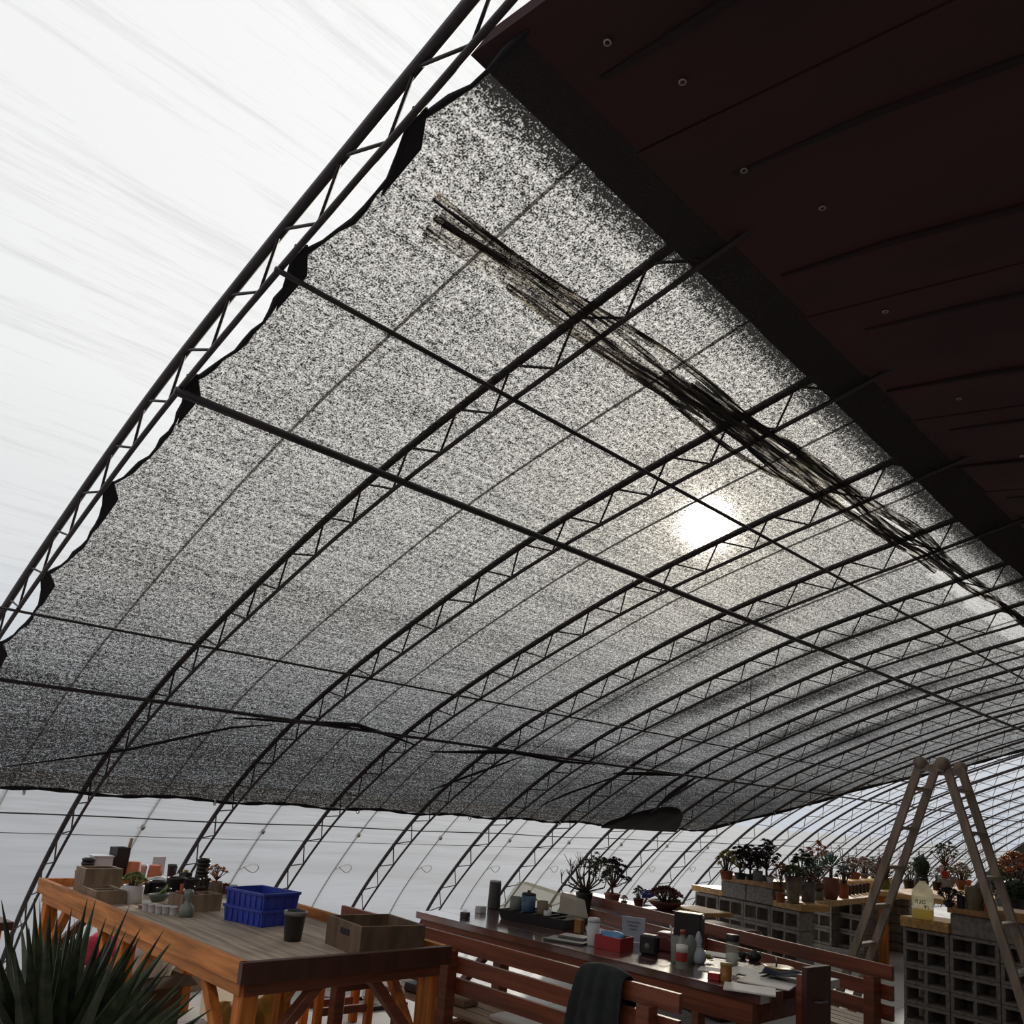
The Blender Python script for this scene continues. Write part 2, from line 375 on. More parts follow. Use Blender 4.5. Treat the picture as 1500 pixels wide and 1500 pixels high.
# ------------------------------------------------------------------ trusses
TX = [.937, 1.894, 2.894, 3.819, 4.755, 5.713, 6.639]+[6.639+.945*k for k in range(1, 17)]
def make_truss():
    t = thing('roof_truss', '', 'roof truss', group='curved roof trusses of the greenhouse')
    a = [(0, y, z) for y, z in profile(0)]; b = [(0, y, z) for y, z in profile(.14)]
    a = [p for p in a if p[2] > -.01]; b = [p for p in b if p[2] > .0]
    MB().tube(a, .0165, 8).build('top_chord', 'steel', t)
    MB().tube(b, .0095, 8).build('bottom_chord', 'steel', t)
    Pa, Pb = profile(.012, 24), profile(.135, 24); s = [0]
    for p, q in zip(Pa[:-1], Pa[1:]): s.append(s[-1]+math.hypot(q[0]-p[0], q[1]-p[1]))
    def pick(P, d):
        i = min(range(len(s)), key=lambda k: abs(s[k]-d)); return (0, P[i][0], max(.02, P[i][1]))
    pts = []; d = .08
    while d < s[-1]-.05:
        pts += [pick(Pa, d), pick(Pb, d+.10)]; d += .315
        pts.append(pick(Pa, d-.045))
    MB().tube(pts, .0054, 5).build('web', 'steel', t); return t
tr0 = make_truss()
for i, x in enumerate(TX):
    t = tr0 if i == 0 else copy_tree(tr0); t.location = (x, 0, 0)
    if i == 0: t['label'] = 'nearest roof truss, along the scalloped net edge, white film behind it'
    elif i < 9: t['label'] = 'curved roof truss, %s from the left, seen against the black net' % ORD[i]
    else: t['label'] = 'slender roof truss beyond the net, %s from the left' % ORD[i]
# purlins and wires along the house
def along(name, label, cat, y, off, rad, x0, x1=XE-.02, sag=0., group='pipes along the roof', z=None):
    pts = []; n = 48
    for k in range(n+1):
        x = x0+(x1-x0)*k/n; zz = on_prof(y, off) if z is None else z
        pts.append((x, y, zz-sag*abs(math.sin(x*1.66))))
    return single(name, MB().tube(pts, rad, 6), 'steel', label, cat, group=group)
along('purlin', 'thick purlin pipe, the heaviest one crossing the middle of the net', 'purlin', 2.69, .155, .015, .92)
along('purlin', 'thin purlin pipe nearest to the dark back roof', 'purlin', 2.06, .152, .0085, .92)
along('purlin', 'thin purlin wire passing just above the lowest thick purlin', 'purlin', 4.246, .152, .0065, -2)
along('purlin', 'lower purlin pipe where the net starts to sag', 'purlin', 4.825, .152, .011, -2)
along('tie_wire', 'dark tie wire right under the lower net edge', 'wire', 5.925, .14, .005, -2, sag=.012, group='tie wires across the film')
along('tie_wire', 'thin lower tie wire across the film', 'wire', 6.31, -.01, .0026, -2, sag=.004, group='tie wires across the film')
hw = MB(); a_ = Vector((5.75, 3.28, on_prof(3.28, .14))); hw.tube([a_, a_-Vector((0, 0, .46))], .003, 5)
single('hanging_wire', hw, 'steel', 'short vertical wire hanging below the net near the middle', 'wire')
# film ropes, one per bay, outside the film
def make_rope(loop=True):
    t = thing('film_rope', '', 'rope', group='ropes over the film between trusses')
    P = [(0, y, z) for y, z in profile(-.05) if z > .02]
    MB().tube(P, .0058, 5).build('strand', 'rope', t)
    if loop:
        y = 6.30; z = on_prof(y, -.05); MB().blob((0, y, z), .014, .02, .022, .2, 8, 6, 3, False).build('knot', 'rope', t)
        y = 6.62; z = on_prof(y, -.05); L = [(0, y, z)]
        for k in range(1, 10): L.append((.16*math.sin(k/9*PI*.97), y-.03+.02*math.cos(k), z+.075*math.sin(k/9*2*PI)*.6+.03*k/9))
        MB().tube(L, .003, 5).build('loop', 'rope', t)
    return t
rp = make_rope(); rp2 = None
for i, (x0, x1) in enumerate(zip(TX[:-1], TX[1:])):
    t = rp if i == 0 else copy_tree(rp); t.location = ((x0+x1)/2+.06, 0, 0)
    t['label'] = 'thin film rope running over the roof between the %s and %s trusses' % (ORD[i], ORD[i+1])
t = copy_tree(rp); t.location = (.02, 0, 0); t['label'] = 'thin film rope at the far left, left of the nearest truss'
# ------------------------------------------------------------------ shade net
NODES = [.95, 1.5, 2.02, 2.68, 3.36, 4.02, 4.62, 5.2, 5.85]
def net_left(y):
    for a, b in zip(NODES[:-1], NODES[1:]):
        if a <= y <= b:
            t = (y-a)/(b-a); return .955+.062*math.sin(PI*t)**.8
    return .955
FE = [(1.1, 12.4), (3.0, 12.25), (3.8, 12.0), (4.4, 11.3), (5.0, 10.6), (5.28, 10.15), (5.55, 9.6), (5.79, 9.1)]
def net_far(y):
    for (a, p), (b, q) in zip(FE[:-1], FE[1:]):
        if a <= y <= b: return p+(q-p)*(y-a)/(b-a)
    return FE[0][1] if y < 2 else FE[-1][1]
YB = 5.785
NY0 = 1.0
NN = [1.16+(YB-1.16)*k/150 for k in range(151)]
def sag(x, y):
    b = 0.
    for p, q in zip((1.2, 2.06, 2.69, 4.246, 4.825), (2.06, 2.69, 4.246, 4.825, 5.74)):
        if p <= y <= q: b = max(0, math.sin(PI*(y-p)/(q-p)))
    k = .012+.016*b*math.sin(x*1.9+y)
    if y > 4.6: k += .035*max(0, math.sin((y-4.6)/1.14*PI))*(1+math.sin(x*1.35+.6))
    return k
def net_pt(x, y, extra=0.):
    z = on_prof(y, .108); return Vector((x, y, z-sag(x, y)*.45-extra))
def weave(x, y):
    w = .499+.016*max(0, min(1, (3.6-y)/.8))
    w += .055*max(0, min(1, (y-2.9)/1.8))+.05*max(0, min(1, (y-4.7)/.6))
    w += .022*max(0, min(1, (x-5)/4))
    e = roof_edge(x)+.06
    if y < e+.05: w += .10*min(1.5, max(0, (e+.0-y)/.06))
    if x > 2.3 and 1.60 < y < 1.62+.045*(x-2.3) and y < 1.83: w -= .085*min(1, (x-2.3)*2)
    for yc, sd, am in ((2.35, .05, .012), (3.7, .12, .02), (4.75, .06, .05), (3.2, .08, .016), (2.9, .05, .01)):
        w += am*math.exp(-((y-yc-.05*math.sin(x*1.3))/sd)**2)*(.5+.5*math.sin(x*1.1+yc*3))
    for k, xs in enumerate(TX[4:9]):                     # slack gathered along the trusses where the net droops
        if 1.9 < y < 4.6: w += .12*math.exp(-((x-xs-.12-.1*math.sin(y*2+k))/.17)**2)*max(0, math.sin((y-1.9)/2.7*PI))*max(0, min(1, (xs-3.2)/2.2))*(.75+.25*math.sin(y*5+k*2))
    return w
net = thing('shade_net', 'large black shade net tied under the roof trusses', 'shade net')
def net_mesh(fn_pts, fn_w, nu, nv, name, m):
    mb = MB(); ws = []
    pts = [[fn_pts(i/nu, j/nv) for j in range(nv+1)] for i in range(nu+1)]
    mb.grid(lambda a, b: pts[round(a*nu)][round(b*nv)], nu, nv)
    o = mb.build(name, m, net)
    at_ = o.data.attributes.new('weave', 'FLOAT', 'POINT')
    at_.data.foreach_set('value', [fn_w(pts[i][j]) for i in range(nu+1) for j in range(nv+1)])
    return o
def npf(a, b):
    y = .98+(YB-.98)*b; x0, x1 = net_left(y), net_far(y); x = x0+(x1-x0)*a**1.25
    return net_pt(x, y)
net_mesh(npf, lambda p: weave(p.x, p.y), 190, 150, 'net_sheet', 'net')
hem = MB(); pl = []
for k in range(91):
    y = .97+(YB-.97)*k/90; pl.append(net_pt(net_left(y)+.004*math.sin(k*2.1), y, .004))
hem.tube(pl, [.0075+.003*math.sin(k*1.7) for k in range(91)], 6); hem.build('hem', 'nethem', net, 'scalloped black hem')
hem = MB(); pl = [net_pt(.96+(9.1-.96)*k/120, YB+.012*math.sin(k*.5), .004) for k in range(121)]
hem.tube(pl, [.012+.004*math.sin(k*1.9) for k in range(121)], 6); hem.build('hem', 'nethem', net, 'straight lower hem')
hem = MB(); pl = [net_pt(net_far(YB-(YB-1.2)*k/60), YB-(YB-1.2)*k/60, .004) for k in range(61)]
hem.tube(pl, [.018+.005*math.sin(k*1.3) for k in range(61)], 6); hem.build('hem', 'nethem', net, 'far hem')
for y in NODES[1:-1]:                    # doubled corner tabs and ties at the truss
    tb = MB(); p = net_pt(.952, y, .002)
    a, b, c, d = net_pt(.935, y-.03, .003), net_pt(net_left(y+.22)+.012, y+.22, .003), net_pt(1.0+.02, y+.04, .003), net_pt(.965, y-.05, .003)
    tb.add([a, b, c, d]+[v+Vector((0, 0, -.006)) for v in (a, b, c, d)], [(0, 1, 2, 3), (7, 6, 5, 4), (0, 4, 5, 1), (1, 5, 6, 2), (2, 6, 7, 3), (3, 7, 4, 0)])
    tb.build('corner_tab', 'nethem', net)
for x, y in [(9.4, 5.62), (10.0, 5.33), (10.45, 5.07), (10.9, 4.74), (11.45, 4.28), (11.95, 3.85), (12.2, 3.2)]+[(1.5+1.23*k, YB) for k in range(6)]:
    ey = MB(); p = net_pt(x, y, .02); ey.tube([p+Vector((0, .016*math.cos(k*PI/4), .016*math.sin(k*PI/4))) for k in range(9)], .006, 5); ey.build('eyelet', 'white', net, 'white eyelet')
# folded strips of net hanging below the sheet beside the roof edge
for k, (ya, yb, x0, x1, w) in enumerate([(1.585, 1.625, 1.13, 5.2, .53), (1.64, 1.665, 1.17, 4.4, .5), (1.672, 1.70, 1.2, 4.6, .55), (1.705, 1.725, 1.5, 3.6, .5), (1.55, 1.60, 2.35, 8.5, .57), (1.575, 1.715, 1.16, 3.7, .5), (1.585, 1.64, 3.1, 7.0, .6), (1.60, 1.68, 2.2, 5.0, .53)]):
    def fp(a, b, ya=ya, yb=yb, x0=x0, x1=x1, k=k):
        x = x0+(x1-x0)*a; wob = .02*math.sin(x*1.7+k)+.012*math.sin(x*5+2*k); pinch = 1-.45*abs(math.sin(x*.9+k*.6))
        y = (ya+yb)/2+((ya-yb)/2+(yb-ya)*b)*pinch+wob
        return net_pt(x, y, .015+.012*math.sin(b*PI*3+k)+.006*k)
    net_mesh(fp, lambda p, w=w: w+.04*math.sin(p.x*3), 60, 6, 'fold', 'netfold')
# slack tucks under the lower purlin and the black gathered lump on the far corner
for k, (pts, rad) in enumerate([([(2.35, 4.9), (2.75, 4.86), (3.2, 4.80), (3.6, 4.88), (3.9, 4.95)], .012), ([(4.0, 4.98), (4.4, 4.90), (4.75, 4.83), (5.4, 4.86), (5.9, 4.84)], .014), ([(6.2, 4.95), (6.8, 4.88), (7.4, 4.84)], .016), ([(1.3, 5.55), (1.9, 5.3), (2.4, 5.0), (2.7, 4.9)], .007), ([(7.45, 4.85), (7.5, 5.2), (7.6, 5.5)], .02), ([(4.9, 4.86), (4.6, 5.2), (4.35, 5.5)], .008), ([(6.4, 4.9), (6.0, 5.3), (5.8, 5.6)], .008)]):
    tk = MB(); pl = []
    for (x0, y0), (x1, y1) in zip(pts[:-1], pts[1:]):
        for j in range(5): pl.append(net_pt(x0+(x1-x0)*j/5, y0+(y1-y0)*j/5, .03))
    n = len(pl); tk.tube(pl, [rad*(.25+math.sin(PI*(j+.5)/n)) for j in range(n)], 6); tk.build('tuck', 'nethem', net)
gl = MB()
def lump(a, b):
    x = 7.1+1.4*a; w = (math.sin(PI*min(1, a))**.6)*(.55+.6*a*(1.9-1.5*a))
    t = 1-abs(2*b-1); y = YB+.012-(.42*w+.01)*t
    return net_pt(x, y, (.035+.03*w*math.sin(PI*t)+.012*math.sin(a*21)*t) if b < .5 else .012)
gl.grid(lump, 24, 10); gl.build('gathered_lump', 'nethem', net, 'black bunched lump on lower edge')
# ------------------------------------------------------------------ sky and sun
SUN = (ray(1037, 768)).normalized()
wd = bpy.data.worlds.new('sky'); SC.world = wd; wd.use_nodes = True; nt = wd.node_tree; nt.nodes.clear(); L = nt.links.new
wo = nt.nodes.new('ShaderNodeOutputWorld'); bg = nt.nodes.new('ShaderNodeBackground'); tc = nt.nodes.new('ShaderNodeTexCoord')
sx = nt.nodes.new('ShaderNodeSeparateXYZ'); L(tc.outputs['Generated'], sx.inputs[0])
rp_ = nt.nodes.new('ShaderNodeValToRGB'); mr = nt.nodes.new('ShaderNodeMapRange'); mr.inputs[1].default_value = -.2; mr.inputs[2].default_value = .8
L(sx.outputs['Z'], mr.inputs[0]); L(mr.outputs[0], rp_.inputs[0])
cr = rp_.color_ramp; cr.elements[0].position = 0; cr.elements[0].color = (.36, .40, .46, 1); cr.elements[1].position = 1; cr.elements[1].color = (1.04, 1.04, 1.04, 1)
for p, c in ((.20, (.405, .46, .55)), (.30, (.525, .575, .65)), (.42, (.75, .77, .79)), (.6, (.93, .94, .94))):
    e = cr.elements.new(p); e.color = (*c, 1)
dt = nt.nodes.new('ShaderNodeVectorMath'); dt.operation = 'DOT_PRODUCT'; dt.inputs[1].default_value = SUN
nm = nt.nodes.new('ShaderNodeVectorMath'); nm.operation = 'NORMALIZE'; L(tc.outputs['Generated'], nm.inputs[0]); L(nm.outputs[0], dt.inputs[0])
def powr(e, k, col):
    mxx = nt.nodes.new('ShaderNodeMath'); mxx.operation = 'MAXIMUM'; mxx.inputs[1].default_value = 0; L(dt.outputs['Value'], mxx.inputs[0])
    p = nt.nodes.new('ShaderNodeMath'); p.operation = 'POWER'; p.inputs[1].default_value = e; L(mxx.outputs[0], p.inputs[0])
    v = nt.nodes.new('ShaderNodeVectorMath'); v.operation = 'SCALE'; v.inputs[0].default_value = tuple(c*k for c in col); L(p.outputs[0], v.inputs['Scale']); return v
acc = rp_.outputs['Color']
for e, k, col in ((6, .22, (1, .95, .86)), (90, .45, (1, .88, .68)), (900, 1.1, (1, .9, .72)), (5000, 40., (1, .96, .88))):
    a = nt.nodes.new('ShaderNodeVectorMath'); a.operation = 'ADD'; L(acc, a.inputs[0]); L(powr(e, k, col).outputs[0], a.inputs[1]); acc = a.outputs[0]
L(acc, bg.inputs[0]); bg.inputs[1].default_value = .86; L(bg.outputs[0], wo.inputs[0])
sl = bpy.data.lights.new('sun', 'SUN'); sl.energy = 3.4; sl.angle = math.radians(3.5); sl.color = (1, .93, .82)
so = bpy.data.objects.new('sun', sl); COL.objects.link(so); so.rotation_euler = (-SUN).to_track_quat('-Z', 'Y').to_euler(); so.location = (20, 14, 12)
SC.view_settings.view_transform = 'Standard'; SC.view_settings.look = 'None'; SC.view_settings.gamma = 1; SC.view_settings.exposure = 0
SC.cycles.transparent_max_bounces = 24
#@@FURNITURE
# ------------------------------------------------------------------ plank work table
def RZ(a): return Matrix.Rotation(a, 3, 'Z')
t = thing('work_table', 'long orange-brown plank work table with raised rim at left front', 'table', (2.26, 4.55, 0))
W2, L2 = .53, 1.36
for k in range(4):
    MB().box((-W2+.15+.253*k, 0, .82), (.247, 2*L2-.04, .036)).build('top_plank', 'weather', t)
MB().bar((-W2, -L2, .845), (-W2, L2, .845), .035, .085).build('rim_board', 'orange', t)
MB().bar((W2, -L2, .845), (W2, L2, .845), .035, .085).build('rim_board', 'orange', t)
MB().bar((-W2-.018, -L2, .845), (W2+.018, -L2, .845), .035, .085).build('rim_board', 'brownboard', t)  # near board coloured dark to stand for the shade on this end
MB().bar((-W2-.018, L2, .845), (W2+.018, L2, .845), .035, .085).build('rim_board', 'orange', t)
for s in (-1, 1): MB().bar((s*(W2-.02), -L2+.03, .775), (s*(W2-.02), L2-.03, .775), .03, .052).build('rail', 'orange', t)
for s in (-1, 1): MB().bar((-W2+.02, s*(L2-.03), .775), (W2-.02, s*(L2-.03), .775), .03, .052).build('rail', 'bench', t)
for y in (-L2+.06, 0, L2-.06):
    for s in (-1, 1): MB().box((s*(W2-.055), y, .40), (.075, .075, .80)).build('leg', 'orangev', t)
for y in (-L2+.06, 0, L2-.06):
    for s in ((-1, 1) if abs(y) > .5 else ()): MB().bar((s*(W2-.06), y, .40), (s*.14, y, .76), .045, .05, (0, 1, 0)).build('brace', 'bench', t)
    for s in (-1, 1):
        if y < 1: MB().bar((s*(W2-.05), y+.02, .36), (s*(W2-.05), y+.36, .76), .045, .045, (1, 0, 0)).build('brace', 'orangev', t)
        if y > -1: MB().bar((s*(W2-.05), y-.02, .36), (s*(W2-.05), y-.36, .76), .045, .045, (1, 0, 0)).build('brace', 'orangev', t)
ZT = .838
# ---- generic small things; sizes come from what the photo shows at that distance
def potprof(kind, r, h):
    if kind == 'taper': return [(r*.72, 0), (r*.74, .004), (r*.95, h*.86), (r*1.0, h*.86), (r*1.0, h), (r*.9, h), (r*.86, h*.88), (0, h*.86)]
    if kind == 'cyl': return [(r*.92, 0), (r*.97, h*.03), (r, h*.95), (r*.98, h), (r*.9, h), (r*.88, h*.85), (0, h*.84)]
    if kind == 'round': return [(r*.62, 0), (r*.68, h*.04), (r*.96, h*.35), (r, h*.55), (r*.92, h*.8), (r*.82, h*.9), (r*.9, h), (r*.8, h), (r*.74, h*.88), (0, h*.86)]
    if kind == 'tall': return [(r*.62, 0), (r*.66, h*.03), (r*.72, h*.3), (r*.92, h*.75), (r*.97, h*.92), (r, h), (r*.88, h), (r*.84, h*.92), (0, h*.9)]
    if kind == 'bowl': return [(r*.45, 0), (r*.5, h*.1), (r*.85, h*.6), (r, h), (r*.93, h), (r*.8, h*.7), (0, h*.65)]
def foliage(kind, r, h, rnd):
    """returns (leaves, stems) for a plant rising from z=0"""
    lf, st = MB(), MB()
    if kind == 'cluster':
        n = 15
        for i in range(n):
            w = i*2.4; q = math.sqrt((i+.3)/n); p = Vector((math.cos(w)*r*.72*q, math.sin(w)*r*.72*q, h*(.85-.55*q*q)+rnd.uniform(-.06, .06)*h))
            ax = Vector((p.x*.9, p.y*.9, r)).normalized(); st.tube([Vector((p.x*.3, p.y*.3, 0)), p*.6, p], r*.035, 5)
            lf.rosette(p, r*.38, 14, ax, .95, .42, rnd)
    elif kind == 'mound':
        for i in range(260):
            w = rnd.uniform(0, 2*PI); e = math.asin(rnd.uniform(-.1, 1)); q = rnd.uniform(.6, 1)
            d = Vector((math.cos(w)*math.cos(e)*r, math.sin(w)*math.cos(e)*r, max(.02, math.sin(e)*h*.9)))
            a = d*q*.8; lf.leaf(a, a+Vector((d.x*.3, d.y*.3, rnd.uniform(-.02, .1)*h+d.z*.12)), r*.2, r*.04)
        lf.blob((0, 0, h*.35), r*.6, r*.6, h*.4, .15, 12, 8, rnd.randint(0, 99)); st.tube([(0, 0, 0), (0, 0, h*.5)], r*.06, 6)
    elif kind == 'ball':
        for i in range(90):
            z = 1-1.1*(i+.5)/90; w = i*2.39996; s = math.sqrt(max(0, 1-z*z)); d = Vector((s*math.cos(w)*r, s*math.sin(w)*r, z*h*.55))
            c = Vector((0, 0, h*.42)); lf.leaf(c+d*.25, c+d, r*.11, r*.05, (0, 0, 1), .5)
        st.tube([(0, 0, 0), (0, 0, h*.45)], r*.1, 6)
    elif kind in ('tree', 'bare', 'aeon'):
        nb = {'tree': 14, 'bare': 20, 'aeon': 18}[kind]; f0 = .07 if kind == 'bare' else .2; st.tube([(0, 0, 0), (r*.03, 0, h*f0)], [r*.09, r*.075], 7)
        for i in range(nb):
            w = i*2.39996+rnd.uniform(-.3, .3); q = (i+.6)/nb; e = Vector((math.cos(w)*r*q**.6*.85, math.sin(w)*r*q**.6*.85, h*(.93-(.62 if kind == 'aeon' else .45)*q**1.5+rnd.uniform(-.12, .08))))
            kk = .8 if kind == 'bare' else .45
            m = Vector((e.x*kk+rnd.uniform(-.12, .12)*r, e.y*kk+rnd.uniform(-.12, .12)*r, h*f0+(e.z-h*f0)*.45))
            st.tube([(r*.03, 0, h*f0), m, m.lerp(e, .55)+Vector((0, 0, .03*h)), e], [r*.045, r*.034, r*.026, r*.016] if kind != 'bare' else [r*.028, r*.022, r*.016, r*.01], 5)
            for k in range(3 if kind == 'bare' else 2):
                e2 = e+Vector((rnd.uniform(-.2, .2)*r, rnd.uniform(-.2, .2)*r, rnd.uniform(-.02, .14)*h)); st.tube([m.lerp(e, .6), e2], [r*.028, r*.014] if kind != 'bare' else [r*.013, r*.007], 4)
                if kind == 'tree': lf.rosette(e2, r*.27, 12, (e2.x*.5, e2.y*.5, r), 1.0, .45, rnd)
                elif kind == 'aeon': lf.rosette(e2, r*.33, 15, (e2.x*.5, e2.y*.5, r), 1.15, .45, rnd)
                elif e2.x > .05*r and k < 2:
                    for _ in range(2): lf.rosette(e2+Vector((rnd.uniform(-.12, .12)*r, rnd.uniform(-.12, .12)*r, rnd.uniform(-.12, .05)*h)), r*.17, 9, (e2.x*.4, e2.y*.4, r), 1.2, .4, rnd)
    elif kind == 'spiky':
        for i in range(30):
            w = i*2.39996; e = .25+1.25*(1-i/30); d = Vector((math.cos(w)*math.cos(e)*r, math.sin(w)*math.cos(e)*r, math.sin(e)*h)); lf.leaf((0, 0, h*.03), d, r*.10, r*.03, (0, 0, 1), .35)
        st.tube([(0, 0, -.01), (0, 0, h*.1)], r*.08, 6)
    elif kind == 'thin':
        for i in range(4):
            w = i*1.7; e = Vector((math.cos(w)*r*.6, math.sin(w)*r*.6, h*(.7+.1*i))); st.tube([(0, 0, 0), (e.x*.3, e.y*.3, e.z*.5), e], r*.05, 5)
            for k in range(4):
                p = e*(.55+.15*k); lf.rosette(p+Vector((rnd.uniform(-.2, .2)*r, rnd.uniform(-.2, .2)*r, 0)), r*.24, 7, (0, 0, 1), 1.2, .5, rnd)
    return lf, st
def plant(name, label, px, py, z, potw, poth, pm, pk, kind, fw, fh, lm, group=None, cat='potted plant', sq=0.):
    p = at(px, py, z); s = mpp(p); rnd = random.Random(int(px*7+py))
    t = thing(name, label, cat, p, -.78 if kind == 'bare' else rnd.uniform(0, 6), group)
    r, h = potw*s/2, poth*s
    MB().lathe(potprof(pk, r, h), 20, sq=sq).build('pot', pm, t)
    MB().lathe([(0, h*.9), (r*.8, h*.885), (r*.82, h*.87)][::-1], 14, sq=sq).build('soil', 'soil', t)
    lf, st = foliage(kind, fw*s/2, fh*s, rnd)
    o = lf.build('foliage', lm, t); o.location.z = h*.86
    if st.v: o = st.build('stem', 'stem', t); o.location.z = h*.86
    return t
def cup(name, label, px, py, z, w, h, m, cat='pot', kind='taper', group=None, rim=None):
    p = at(px, py, z); s = mpp(p); r, hh = w*s/2, h*s; t = thing(name, label, cat, p, 0, group)
    pr_ = {'taper': [(r*.76, 0), (r*.78, .003), (r*.96, hh*.85), (r, hh*.86), (r, hh), (r*.92, hh), (r*.9, hh*.9), (r*.72, hh*.05), (0, hh*.05)], 'cyl': [(r*.97, 0), (r, .004), (r, hh), (r*.92, hh), (r*.92, hh*.06), (0, hh*.06)],
           'inv': [(r, 0), (r, hh*.14), (r*.95, hh*.15), (r*.8, hh*.98), (r*.74, hh), (0, hh)]}[kind]
    MB().lathe(pr_, 20).build('body', m, t)
    if rim: MB().lathe([(r*.98, hh*.86), (r*1.06, hh*.87), (r*1.06, hh), (r*.92, hh*1.005), (r*.92, hh*.9)], 20).build('rim', rim, t)
    return t
def stack(name, label, px, py, z, w, h, n, m, cat='pot', group=None):     # nested pots: each pot its own thing
    p = at(px, py, z); s = mpp(p); r = w*s/2; hh = h*s; ph = hh*.5; st = (hh-ph)/max(1, n-1)
    for k in range(n):
        o = thing(name, label % (ORD[k] if k < n-1 else 'topmost'), cat, p+Vector((R.uniform(-.002, .002), 0, st*k)), 0, group)
        MB().lathe([(r*.72, 0), (r*.74, .003), (r*.93, ph*.8), (r, ph*.81), (r, ph), (r*.94, ph), (r*.9, ph*.82), (r*.70, ph*.05), (0, ph*.05)], 18).build('body', m, o)
def obox(name, label, px, py, z, d, m, cat='box', rot=0., t=.012, taper=0., div=0, group=None, mi=None):
    p = at(px, py, z) if py else Vector(px); o = thing(name, label, cat, p, rot, group)
    MB().open_box((0, 0, 0), d, t, 0, taper).build('body', m, o)
    for k in range(div):
        y = -d[1]/2+d[1]*(k+1)/(div+1); MB().box((0, y, d[2]*.5), (d[0]-2*t-.001, t*.8, d[2]*.8)).build('divider', mi or m, o)
    return o
# ---- things on the work table
SM = lambda px, py: mpp(at(px, py, ZT))
o = obox('wooden_planter', 'empty grey-brown wooden planter box standing tall near the table far end', (1.93, 5.52, ZT), 0, ZT, (.22, .17, .16), 'crate', 'planter', 0, .018)
o = obox('seed_tray', 'low divided wooden seed tray in front of the tall planter box', (1.865, 5.22, ZT), 0, ZT, (.17, .26, .075), 'crate', 'tray', 0, .012, 0, 2)
cup('plastic_pot', 'orange-brown plastic pot at the left end of the work table', 115, 1297, ZT, 16, 22, 'amber')
stack('nursery_pot', 'black nursery pot, %s in the leftmost low stack of the work table', 124, 1292, ZT, 18, 34, 4, 'black', group='black nursery pots stacked at the table end')
MB_ = MB().box((0, 0, .02), (.10, .08, .04))
p = at(143, 1290, ZT); o = thing('white_box', 'white square container behind the tall planter box', 'box', p); MB().open_box((0, 0, 0), (.125, .1, .165), .006).build('body', 'white', o); MB().box((0, 0, .167), (.135, .11, .008)).build('lid', 'white', o)
p = at(169, 1289, ZT); o = thing('square_pot', 'tall black square pot holding a pale stick', 'pot', p, .2); MB().open_box((0, 0, 0), (.10, .10, .225), .006, 0, .12).build('body', 'black', o)
st_ = MB(); st_.bar((.02, -.02, .01), (.055, -.03, .29), .012, .02, (1, 0, 0)); single('plant_stake', st_, 'cardlight', 'pale wooden stake leaning out of the tall black pot', 'stake', p, .2)
cup('terracotta_pot', 'upturned terracotta pot beside the tall black square pot', 193, 1291, ZT, 22, 28, 'clay', kind='inv')
cup('white_cup', 'white plastic cup right of the first terracotta pot', 207, 1289, ZT, 11, 22, 'white', 'cup')
p = at(227, 1288, ZT); o = thing('white_tray', 'white square tray propped upright behind terracotta', 'tray', p+Vector((.03, .05, .01)), .3); MB().box((0, 0, .07), (.11, .008, .15)).build('panel', 'white', o); MB().box((0, -.012, .006), (.11, .03, .012)).build('foot', 'white', o)
cup('terracotta_pot', 'terracotta pot in front of the upright white tray', 225, 1290, ZT, 22, 22, 'clay', kind='inv')
p = at(233, 1301, ZT); s = mpp(p); single('plastic_bag', MB().blob((0, 0, .033), .075, .05, .045, .2, 16, 10, 5), 'white', 'crumpled white plastic bag lying among black pots', 'bag', p)
p = at(262, 1290, ZT); single('plastic_bag', MB().blob((0, 0, .02), .05, .03, .028, .25, 14, 9, 8), 'white', 'small white plastic scrap beside the upright black pots', 'bag', p)
for (px, py, w, h, lb) in ((250, 1289, 14, 22, 'small black pot right behind the crumpled white bag'), (229, 1309, 24, 18, 'wide low black pot in front of the crumpled white bag'), (256, 1306, 28, 20, 'wide black pot in the middle of the work table clutter'), (238, 1314, 22, 13, 'shallow black pot just behind the grey-green dish'), (280, 1309, 22, 22, 'black pot left of the plants near the tall pot stack'), (301, 1307, 12, 20, 'narrow black pot between tall stack and orange succulent'), (214, 1309, 14, 15, 'small black pot right of the white planted pot'), (290, 1313, 16, 14, 'low black pot at the foot of the tall pot stack')):
    cup('plastic_pot', lb, px, py, ZT, w, h, 'black', group='loose black pots on the work table')
p = at(269, 1300, ZT); o = thing('square_pot', 'black square pot with a yellow flower on top', 'pot', p, .4); MB().open_box((0, 0, 0), (.062, .062, .10), .005, 0, .15).build('body', 'black', o); MB().box((0, 0, .07), (.046, .046, .03)).build('soil', 'soil', o)
fl_ = MB().rosette((0, 0, .10), .035, 16); fl_.tube([(0, 0, .07), (0, 0, .11)], .004); fl_.build('flower', 'g_yel', o)
stack('nursery_pot', 'black nursery pot, %s in the tallest stack on the work table', 293, 1303, ZT, 19, 44, 5, 'black', group='tallest stack of black pots')
plant('potted_succulent', 'orange-red succulent in a tan pot near the blue crates', 314, 1312, ZT, 20, 20, 'tanpot', 'cyl', 'tree', 34, 24, 'g_oran')
plant('potted_succulent', 'small dark red planter right of the tan pot', 329, 1309, ZT, 14, 12, 'claydark', 'taper', 'mound', 14, 6, 'g_red')
cup('plastic_cup', 'pale aqua plastic cup just behind the blue crates', 341, 1313, ZT, 12, 16, 'aqua', 'cup')
plant('potted_succulent', 'green rosette succulent in a white pot on the table rim', 192, 1322, ZT, 30, 25, 'white', 'cyl', 'cluster', 44, 22, 'g_light')
p = at(232, 1320, ZT); o = thing('boat_planter', 'grey-green boat-shaped ceramic planter with a small cactus', 'planter', p, .35)
